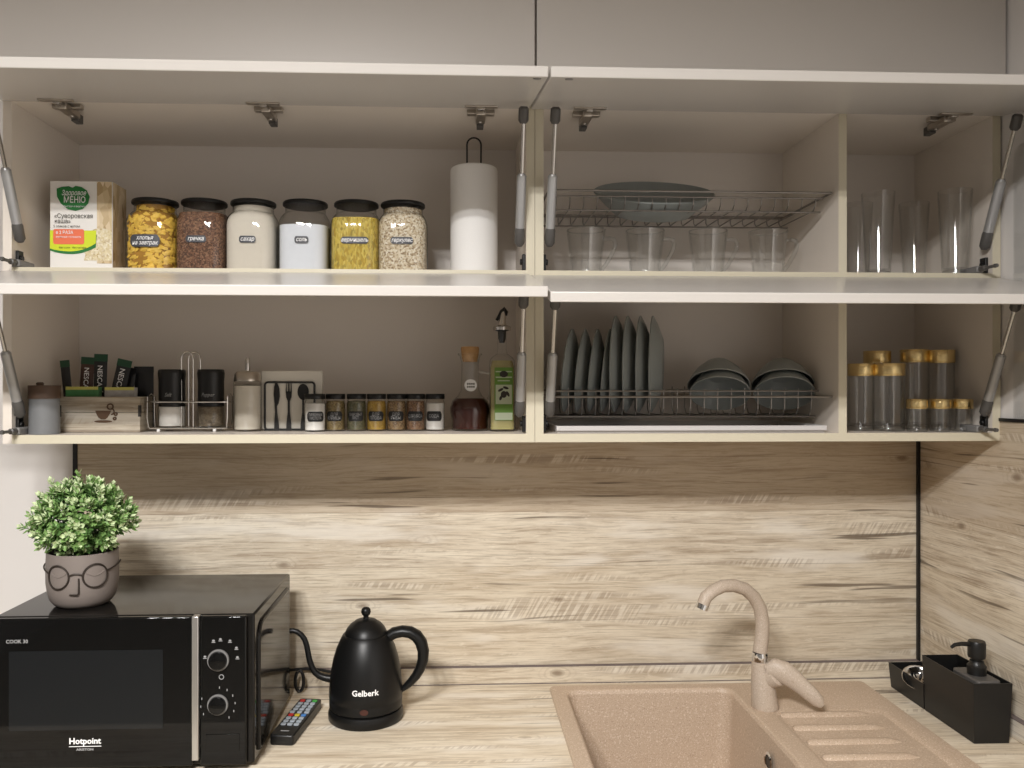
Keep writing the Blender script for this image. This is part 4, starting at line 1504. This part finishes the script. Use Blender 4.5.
# ================================================================== LOWER SHELF, LEFT UNIT
# grey canister with brown lid
cyy = -.25
cm = MP(46, cyy)
can = thing('canister', 'small pale grey canister with a brown wooden lid beside the crate', 'canister', at(44.5, cyy, ZB1))
rc_ = 13.8*cm
obj('canister_body', MB().lathe([(0, 0), (rc_*1.02, 0), (rc_*1.03, .002), (rc_, .064), (rc_, .066), (0, .066)], 32), M['greytin'], can)
cl = obj('lid', MB().lathe([(0, .066), (rc_*1.07, .066), (rc_*1.08, .068), (rc_*1.08, .088), (rc_*1.05, .0905), (0, .091)], 32), M['darkwood'], can)
obj('lid_knob', MB().lathe([(0, .0905), (.006, .0905), (.007, .094), (.005, .0965), (0, .097)], 16, (-.008, 0, 0)), M['darkwood'], cl)

# wooden crate
wy = -.205
wx0, wx1 = XU(59.5, wy), XU(140, wy)
ww = wx1-wx0
wh = ZV(397, wx0, wy)-ZB1
wd = .085
cr = thing('wooden_crate', 'small whitewashed wooden crate with a coffee cup stamp', 'crate', ((wx0+wx1)/2, wy+wd/2, ZB1+.0004))
for k, (a, b) in enumerate(((0, .556), (.566, 1))):
    z0, z1 = wh*a, wh*b
    x = ww/2
    # front and back boards with the finger notch at the joint side
    obj('board', MB().box(-x, x, -wd/2, -wd/2+.005, z0, z1), M['cratewood'], cr, bevel=.0006)
    obj('board', MB().box(-x, x, wd/2-.005, wd/2, z0, z1), M['cratewood'], cr, bevel=.0006)
    obj('board', MB().box(-x+.0003, -x+.0053, -wd/2+.0055, wd/2-.0055, z0, z1), M['cratewood'], cr, bevel=.0006)
    obj('board', MB().box(x-.0053, x-.0003, -wd/2+.0055, wd/2-.0055, z0, z1), M['cratewood'], cr, bevel=.0006)
obj('bottom_board', MB().box(-ww/2+.006, ww/2-.006, -wd/2+.006, wd/2-.006, .001, .005), M['cratewood'], cr)
for sx in (-1, 1):
    obj('finger_joint', MB().box(min(sx*(ww/2-.0035), sx*(ww/2+.0006)), max(sx*(ww/2-.0035), sx*(ww/2+.0006)), -wd/2-.0006, -wd/2+.006, wh*.44, wh*.76), M['ink_dark'], cr, smooth=False)
# stamp: cup, saucer, swirl of beans
q = ww/80.5
yq2 = -wd/2-.0007
stp = MB()
c0 = (3.5*q, wh*.50)
stp.poly([(c0[0]+p[0]*q, c0[1]+p[1]*q) for p in [(-8, 4)]+[(-8+16*i/8, 4-.0) for i in range(1, 9)]+[(6.8, 1), (4.5, -3), (2, -5), (-2, -5), (-5, -3), (-7, 1)]][::-1], yq2)
stp.poly([(c0[0]+p[0]*q, c0[1]+p[1]*q) for p in ell(0, -7, 9, 1.3, 16)], yq2-.0001)
stp.tube([(c0[0]+(8+3*math.sin(t*PI/6))*q, yq2, c0[1]+(2.5-3*math.cos(t*PI/6)+.5)*q) for t in range(7)], .7*q, 5)
obj('cup_stamp', stp, M['ink_brown'], cr, smooth=False)
bs = MB()
for (dx, dz, rr) in ((7, 8, 4), (12.5, 0.5, 2.0), (11.5, -4, 1.8)):
    bs.tube([(c0[0]+(dx+rr*.7*math.cos(a*PI/8))*q, yq2, c0[1]+(dz+rr*.7*math.sin(a*PI/8))*q) for a in range(16)], .8*q, 5, True)
obj('bean_stamp', bs, M['ink_brown'], cr, smooth=False)


# sachets and tea envelopes in the crate
def sachet(u, v0, v1, wpx, tilt, label, mats, word, Y=-.15, thick=.006):
    X = XU(u, Y)
    m_ = MP(u, Y)
    top, bot = ZV(v0, X, Y), ZB1+.006
    h = top-bot
    r = thing('coffee_sachet', label, 'sachet', (X-math.sin(tilt)*h*.5, Y, bot), group='coffee sachets in the crate')
    r.rotation_euler = (0, tilt, 0)
    wv = wpx*m_/2
    v, f = [], []
    rows = [(0, .0006), (.06, .0008), (.12, 1), (.5, 1.1), (.84, .9), (.90, .0008), (1.0, .0006)]
    for t, th in rows:
        tt = thick/2*th if th > .01 else th
        for (xx, yy) in ((-1, 0), (-.5, -tt*.85), (0, -tt), (.5, -tt*.85), (1, 0), (.5, tt*.85), (0, tt), (-.5, tt*.85)):
            v.append((xx*wv, yy, t*h))
    for i in range(len(rows)-1):
        for k in range(8):
            l = (k+1) % 8
            f.append((i*8+k, i*8+l, i*8+8+l, i*8+8+k))
    obj('wrapper', MB().add(v, f), M[mats[0]], r)
    obj('crimped_end', MB().box(-wv*1.01, wv*1.01, -.001, .001, h*.90, h*1.0), M[mats[1]], r, smooth=False)
    if word:
        text('lettering', word, wv*1.05, M['ink_white'], r, (0, -thick*.66, h*.66), rot=-PI/2, bold=.0001)
    return r


sachet(68, 360, 388, 9, -.10, 'narrow dark green sachet standing at the canister end of the crate', ('sachet', 'sachet_green'), '')
sachet(86, 357, 388, 13, .06, 'brown coffee sachet with a green top between two dark sachets', ('sachet_brown', 'sachet_green'), 'NESCAFÉ', -.153)
sachet(100, 354, 388, 13, .03, 'tallest black coffee sachet with a green top in the crate', ('sachet', 'sachet_green'), 'NESCAFÉ', -.155)
sachet(117.5, 358, 388, 14, .22, 'black coffee sachet with a green top leaning over in the crate', ('sachet', 'sachet_green'), 'NESCAFÉ', -.158)
sachet(127, 367, 388, 10, .16, 'plain black sachet leaning behind the other sachets', ('sachet', 'sachet'), '', -.14)
sachet(144, 366.5, 388, 19, 0, 'wide plain black sachet at the shaker end of the crate', ('sachet', 'sachet'), '', -.137)


def tea(u0, u1, v0, label, m_, n):
    Y = -.192
    X0, X1 = XU(u0, Y), XU(u1, Y)
    r = thing('tea_packet', label, 'tea packet', ((X0+X1)/2, Y+.011, ZB1+.006), group='tea packets in the crate')
    h = ZV(v0, X0, Y)-ZB1-.006
    for k in range(n):
        obj('envelope', MB().box(-(X1-X0)/2, (X1-X0)/2, -.009+.0035*k, -.009+.0035*k+.0028, .0, h-.0015*(k % 2)), M[m_], r, bevel=.0008)
    obj('envelope_flap', MB().box(-(X1-X0)/2+.0005, (X1-X0)/2-.0005, -.0094, -.0091, h*.935, h+.0006), M['teayellow'], r, smooth=False)
    return r


tea(65, 98, 387, 'green tea envelopes packed at the front of the crate', 'teagreen', 5)
tea(104, 134, 387.5, 'silver tea envelopes packed at the front of the crate', 'teagrey', 5)

# salt and pepper set on a wire stand
sy = -.165
sm = MP(190, sy)
wsx = XU(190.5, sy)
ws = thing('shaker_stand', 'chromed wire stand with tall loop handle holding two shakers', 'stand', (wsx, sy, ZB1+.0004))
Wh, Dh = 38*sm, .024
zr = ZV(402, wsx, sy)-ZB1
z0 = .0065
base = [(-Wh, -Dh, z0), (Wh, -Dh, z0), (Wh, Dh, z0), (-Wh, Dh, z0)]
obj('base_frame', MB().tube([(-Wh+.004, -Dh, z0), (Wh-.004, -Dh, z0), (Wh, -Dh+.004, z0), (Wh, Dh-.004, z0), (Wh-.004, Dh, z0), (-Wh+.004, Dh, z0), (-Wh, Dh-.004, z0), (-Wh, -Dh+.004, z0)], .0016, 8, True)
    .tube([(-Wh, 0, z0), (Wh, 0, z0)], .0016, 8), M['steel'], ws)
obj('top_rail', MB().tube([(-Wh+.006, -Dh-.001, zr), (Wh-.006, -Dh-.001, zr), (Wh+.001, -Dh+.005, zr), (Wh+.001, Dh-.004, zr), (Wh-.006, Dh+.001, zr), (-Wh+.006, Dh+.001, zr), (-Wh-.001, Dh-.004, zr), (-Wh-.001, -Dh+.005, zr)], .0016, 8, True), M['steel'], ws)
for sx in (-1, 1):
    obj('side_loop', MB().tube([(sx*Wh, -Dh+.006, z0), (sx*(Wh+.002), -Dh+.004, z0+.02), (sx*(Wh+.002), -Dh+.006, zr+.01), (sx*(Wh+.002), 0, zr+.016), (sx*(Wh+.002), Dh-.006, zr+.01), (sx*(Wh+.002), Dh-.004, z0+.02), (sx*Wh, Dh-.006, z0)], .0015, 8), M['steel'], ws)
hl = ZV(352, wsx, sy)-ZB1
for yy in (-.010, .006):
    xo = -.003 if yy < 0 else .006
    hw = .0115
    pts = [(-hw+xo, yy, z0), (-hw+xo, yy, hl-.016)]+[(xo-hw*math.cos(PI*i/8), yy, hl-.016+.016*math.sin(PI*i/8)) for i in range(9)]+[(hw+xo, yy, hl-.016), (hw+xo, yy, z0)]
    obj('handle_loop', MB().tube(pts, .0015, 8), M['steel'], ws)
for sx in (-1, 1):
    for yy in (-Dh, Dh):
        obj('foot', MB().lathe([(0, 0), (.0028, .0004), (.0036, .003), (.003, .0052), (0, .0055)], 12, (sx*.054, yy, 0)), M['white'], ws)
for u, key, label in ((172, 'powder', 'black shaker with white salt in the wire stand, next to the crate'), (211, 'pepper', 'black shaker with ground pepper in the wire stand, next to the sugar dispenser')):
    X = XU(u, sy)
    s_ = thing('shaker', label, 'shaker', (X, sy, ZB1+.0086), group='salt and pepper shakers')
    R2 = 13.4*sm
    ht = ZV(369.5, X, sy)-ZB1-.0086
    zb_ = ht*.36
    obj('glass_base', MB().lathe([(0, 0), (R2*.98, 0), (R2, .002), (R2*.96, zb_), (R2*.94, zb_+.001)], 28), M['jarglass'], s_)
    obj('contents', MB().lathe([(0, .003), (R2*.90, .003), (R2*.9, zb_*.98), (0, zb_*.98)], 28), M[key], s_)
    obj('sleeve', MB().lathe([(0, zb_), (R2*.97, zb_), (R2*.95, ht*.42), (R2*.94, ht*.43), (R2*.94, ht*.80), (R2*.99, ht*.93), (R2*.96, ht*.985), (R2*.9, ht), (0, ht)], 32), M['black'], s_)
    text('lettering', 'Salt' if key == 'powder' else 'Pepper', .0105, M['ink_grey'], s_, (0, 0, ht*.56), bend=R2*.96, shear=.4, sx=.85)

# sugar dispenser
dy = -.165
dx = XU(247.5, dy)
dm = MP(247, dy)
su = thing('sugar_dispenser', 'glass sugar dispenser with a steel screw lid and pouring tube', 'dispenser', (dx, dy, ZB1+.0004))
R3 = 13.6*dm
h1 = ZV(381, dx, dy)-ZB1
h2 = ZV(373, dx, dy)-ZB1
h3 = ZV(358, dx, dy)-ZB1
obj('glass_body', MB().lathe([(0, 0), (R3*.96, 0), (R3, .003), (R3, h1-.006), (R3*.94, h1-.001), (R3*.9, h1)], 28), M['jarglass'], su)
obj('contents', MB().lathe([(0, .004), (R3*.92, .004), (R3*.94, h1-.01), (0, h1-.006)], 28), M['sugar'], su)
obj('screw_lid', MB().lathe([(R3*.9, h1-.001), (R3*.98, h1-.001), (R3*.99, h1+.006), (R3*.96, h1+.0075), (R3*.96, h1+.011), (R3*.8, h2+.002), (R3*.3, h2+.004), (0, h2+.004)], 32), M['nickel'], su)
obj('pouring_tube', MB().tube([(0, 0, h2+.002), (0, 0, h2+.01), (0, 0, h3-.006), (.0008, 0, h3)], [.0055, .005, .0048, .0035], 12), M['steel'], su)

# napkin holder
ny = -.150
nx0, nx1 = XU(264, ny), XU(315.5, ny)
nh = ZV(381.5, nx0, ny)-ZB1
nk = thing('napkin_holder', 'black metal napkin holder cut with knife, fork and spoon shapes', 'napkin holder', ((nx0+nx1)/2, ny, ZB1+.0004))
nw = nx1-nx0
q = nw/51.5
fp = []
for yy in (-.001, .034):
    pts = [(p[0], yy, p[1]) for p in rrect(nw-.004, nh-.004, .006, 4, 0, nh/2)]
    obj('frame', MB().tube(pts, .0021, 8, True), M['blacktrim'], nk)
obj('base_plate', MB().box(-nw/2+.001, nw/2-.001, -.002, .035, 0, .0018), M['blacktrim'], nk)
kz = lambda v: (430.5-v)*q
kn = [(-14, 382), (-12, 383), (-10.2, 388), (-9.8, 396), (-11, 403), (-12.6, 406), (-12.2, 414), (-10.8, 424), (-10.6, 431), (-15.4, 431), (-15.2, 424), (-14.4, 412), (-15, 404), (-15.8, 394), (-15.3, 386)]
fk_ = [(-3.4, 383), (-3.0, 383), (-2.8, 391), (-1.4, 391), (-1.2, 383), (-.2, 383), (0, 391), (1.2, 391), (1.4, 383), (1.9, 383), (2.3, 391), (1.8, 397), (.2, 401), (.2, 412), (1.6, 424), (1.8, 431), (-3.4, 431), (-3.2, 424), (-1.8, 412), (-1.8, 401), (-3.4, 397), (-3.9, 391)]
spn = ell(13.5, 391.5, 5.6, 8, 16, -PI*.35, PI*1.35)
spn = [(x, 391.5-(z-391.5)) for x, z in spn]
sp2 = [(p[0], p[1]) for p in ell(13.5, 391.5, 5.6, 8.2, 18)]
for nm, pts in (('knife_shape', kn), ('fork_shape', fk_), ('spoon_shape', sp2)):
    pp = [(p[0]*q, kz(p[1])) for p in pts]
    mb = MB().slab(pp[::-1] if nm != 'spoon_shape' else pp, -.0024, -.0010)
    if nm == 'spoon_shape':
        mb.slab([(12.6*q, kz(398)), (14.4*q, kz(398)), (14.2*q, kz(412)), (15.6*q, kz(424)), (15.8*q, kz(431)), (10.8*q, kz(431)), (11.0*q, kz(424)), (12.6*q, kz(412))], -.0024, -.0010)
    obj(nm, mb, M['blacktrim'], nk, smooth=False)
npx0, npx1 = XU(262.5, ny+.012), XU(323, ny+.012)
nph = ZV(370.5, npx0, ny+.012)-ZB1
np_ = thing('napkin_stack', 'stack of off white paper napkins in the black holder', 'napkins', ((npx0+npx1)/2, ny+.012, ZB1+.0025))
for k in range(5):
    obj('napkin', MB().box(-(npx1-npx0)/2+.0006*k, (npx1-npx0)/2-.0004*k, -.011+.0058*k, -.011+.0058*k+.0052, 0, nph-.003-.0007*k), M['napkin'], np_, bevel=.0015)

# spice jars
spx = [(315, 'powder', 'ЛИМОННАЯ\nКИСЛОТА', 'small spice jar of white powder in front of the napkin holder', .009),
       (335.5, SP[0], 'ДЛЯ\nКУРИЦЫ', 'small spice jar of ochre seasoning beside the white powder jar', 0),
       (356.5, SP[1], 'ЛАВРОВЫЙ\nЛИСТ', 'small spice jar of grey green leaves', 0),
       (376.5, SP[2], 'ДЛЯ\nПЛОВА', 'small spice jar of bright golden yellow spice', 0),
       (396.5, SP[3], 'ДЛЯ\nРЫБЫ', 'small spice jar of mixed tan seasoning beside the golden one', 0),
       (415.5, SP[4], 'ДЛЯ МЯСА', 'small spice jar of reddish brown spice beside the white soda', 0),
       (435, 'powder', 'СОДА', 'small spice jar of white soda beside the cork carafe', -.004)]
for i, (u, c, word, label, off) in enumerate(spx):
    Y = -.165 if i else -.185
    X = XU(u, Y)
    m_ = MP(u, Y)
    j = thing('spice_jar', label, 'spice jar', (X, Y, ZB1+.0004), group='spice jars in a row')
    r = 9.7*m_ if i else 10.3*m_
    h = ZV(394, X, Y)-ZB1
    hl_ = h-.0105
    obj('jar_glass', MB().lathe([(0, 0), (r*.94, 0), (r, .002), (r, hl_-.009), (r*.92, hl_-.003), (r*.86, hl_), (r*.86, hl_+.001)], 24), M['jarglass'], j)
    top = hl_-.004 if c != 'powder' else hl_-.008
    obj('contents', MB().lathe([(0, .003), (r*.93, .003), (r*.94, hl_-.010), (r*.86, top), (0, top+.001)], 24), M[c] if isinstance(c, str) else c, j)
    obj('lid', MB().lathe([(0, hl_), (r*.98, hl_), (r*1.0, hl_+.001), (r*1.0, h-.001), (r*.96, h), (0, h)], 28), M['black'], j)
    lw2 = r*1.75
    lb = obj('label', wrap((lw2, .0195, h*.40, off*.5), r*1.012), M['labelblack'], j)
    sz = .0078 if i in (0, 2) else .0088
    text('lettering', word, sz, M['ink_grey'], lb, (off*.5, 0, h*.40), bend=r*1.03, sx=.62 if i in (0, 2, 5) else .8)

# carafe
vy = -.165
vx = XU(470, vy)
vm = MP(470, vy)
ca = thing('carafe', 'round glass carafe of dark red liquor with a cork and round tag', 'carafe', (vx, vy, ZB1+.0004))
R4 = 20*vm
zz = lambda v: ZV(v, vx, vy)-ZB1
obj('carafe_glass', MB().lathe([(0, 0), (R4*.86, 0), (R4*.92, .003), (R4*.90, zz(421)), (R4, zz(412)), (R4*1.0, zz(408)), (R4*.88, zz(401)), (R4*.62, zz(396)), (R4*.47, zz(391)), (R4*.44, zz(384)), (R4*.42, zz(364)), (R4*.50, zz(357)), (R4*.62, zz(354.5)), (R4*.58, zz(353.5))], 36), M['jarglass'], ca)
obj('liquor', MB().lathe([(0, .004), (R4*.84, .004), (R4*.88, .01), (R4*.865, zz(421)), (R4*.96, zz(412)), (R4*.96, zz(408)), (R4*.85, zz(401.5)), (R4*.7, zz(398.5)), (0, zz(398))], 36), M['cognac'], ca)
obj('cork', MB().lathe([(0, zz(362)), (R4*.36, zz(362)), (R4*.44, zz(354)), (R4*.46, zz(348.5)), (R4*.43, zz(347)), (0, zz(347))], 24), M['cork'], ca)
tg = MB().poly(ell(0, 0, 6.2*vm, 6.2*vm, 20), 0)
tg.xf(Matrix.Translation((.001, -R4*.55, zz(385.5))) @ Matrix.Rotation(-.25, 4, 'X'))
tgo = obj('round_tag', tg, M['ink_white'], ca, smooth=False)
tm = MB()
for zq in (-1.6, 1.4):
    for k in range(4):
        x = (-3.6+2.0*k)*vm
        tm.box(x, x+1.4*vm, -.0004, -.0001, (zq-.8)*vm, (zq+.8)*vm)
tm.xf(Matrix.Translation((.001, -R4*.55, zz(385.5))) @ Matrix.Rotation(-.25, 4, 'X'))
obj('tag_print', tm, M['ink_dark'], tgo, smooth=False)
obj('glass_handle', MB().tube([(R4*.44, 0, zz(372)), (R4*.8, 0, zz(373)), (R4*1.12, 0, zz(375)), (R4*1.2, 0, zz(381)), (R4*1.12, 0, zz(390)), (R4*.9, 0, zz(400))], [.0028, .0026, .0026, .0026, .0028, .003], 8), M['thickglass'], ca)

# oil bottle
oy2 = -.185
ox2 = XU(502, oy2)
om2 = MP(502, oy2)
ob = thing('oil_bottle', 'square glass oil bottle with a green olive label and steel pourer', 'bottle', (ox2, oy2, ZB1+.0004))
R5 = 12.6*om2
zo = lambda v: ZV(v, ox2, oy2)-ZB1
obj('bottle_glass', MB().lathe([(0, 0), (R5*.92, 0, 5), (R5, .004, 6), (R5, zo(366), 6), (R5*.97, zo(360.5), 5), (R5*.82, zo(357.5), 3), (R5*.42, zo(354), 2.2), (R5*.36, zo(349), 2), (R5*.34, zo(332), 2), (R5*.38, zo(331), 2)], 40), M['jarglass'], ob)
obj('oil', MB().lathe([(0, .004), (R5*.93, .004, 6), (R5*.94, zo(368), 6), (R5*.8, zo(361), 4), (0, zo(360))], 40), M['oil'], ob)
fyb = -R5-.0007
lbx = lambda u: (u-502)*om2
pb = lambda u0, u1, v0, v1: [(lbx(u0), zo(v1)), (lbx(u1), zo(v1)), (lbx(u1), zo(v0)), (lbx(u0), zo(v0))]
lab = obj('label', MB().poly(pb(494, 512, 368, 420), fyb), M['olivegreen'], ob, smooth=False)
obj('label_square', MB().poly(pb(495, 511, 385, 404), fyb-.0003), M['palegreen'], lab, smooth=False)
obj('label_band', MB().poly(pb(494.5, 511.5, 412.5, 419.5), fyb-.0003), M['palegreen'], lab, smooth=False)
obj('label_rules', MB().poly(pb(495, 511, 371.5, 372.6), fyb-.0003).poly(pb(495, 511, 377, 378.2), fyb-.0003).poly(pb(497, 509, 380.5, 381.5), fyb-.0003), M['palegreen'], lab, smooth=False)
lv = MB()
for (cu_, cv_, a_, l_) in ((500, 390, .5, 6), (505, 388, -.3, 6), (507, 394, -1.1, 6), (500, 398, 1.2, 5)):
    pts = []
    for k in range(12):
        aa = 2*PI*k/12
        x, z = math.cos(aa)*l_*.5, math.sin(aa)*1.3
        pts.append((lbx(cu_+x*math.cos(a_)-z*math.sin(a_)), zo(cv_-(x*math.sin(a_)+z*math.cos(a_)))))
    lv.poly(pts, fyb-.0006)
lv.poly([(lbx(503+3.0*math.cos(a*PI/8)), zo(394.5-3.4*math.sin(a*PI/8))) for a in range(16)], fyb-.0007)
lv.poly([(lbx(503+4.2*math.cos(a*PI/8)), zo(374.5-3.2*math.sin(a*PI/8))) for a in range(16)], fyb-.0007)
obj('olive_drawing', lv, M['ink_dark'], lab, smooth=False)
obj('stopper', MB().lathe([(0, zo(343)), (R5*.20, zo(343)), (R5*.30, zo(339)), (R5*.33, zo(331.5)), (R5*.52, zo(331)), (R5*.52, zo(330)), (0, zo(330))], 24), M['black'], ob)
obj('collar', MB().lathe([(0, zo(330)), (R5*.70, zo(330.5)), (R5*.72, zo(327.5)), (R5*.55, zo(326)), (R5*.3, zo(325)), (0, zo(325))], 24), M['steel'], ob)
pr = obj('pour_spout', MB().tube([(0, 0, zo(326)), (.0005, 0, zo(321)), (.002, 0, zo(315)), (.0035, 0, zo(311.5))], [.0085, .0068, .0060, .0052], 12), M['steel'], ob)
obj('spout_cap', MB().tube([(.007, 0, zo(316)), (.0068, 0, zo(312.5)), (.004, 0, zo(310)), (.0, 0, zo(312)), (-.006, 0, zo(317)), (-.011, 0, zo(320.5))], [.0035, .006, .0064, .005, .0036, .0030], 10), M['black'], pr)

# clear acrylic sheet on the side wall
pts = rrect(.30, .575, .02, 5, -.47, 1.695)
n = len(pts)
v = [(WR-.0045, p[0], p[1]) for p in pts]+[(WR-.0015, p[0], p[1]) for p in pts]
f = [tuple(range(n))[::-1], tuple(range(n, 2*n))]+[(i, (i+1) % n, (i+1) % n+n, i+n) for i in range(n)]
o = obj('acrylic_sheet', MB().add(v, f), M['glass'], None, smooth=False)
tag(o, 'clear rounded acrylic sheet on the pale side wall beside the raised flaps', 'acrylic sheet')
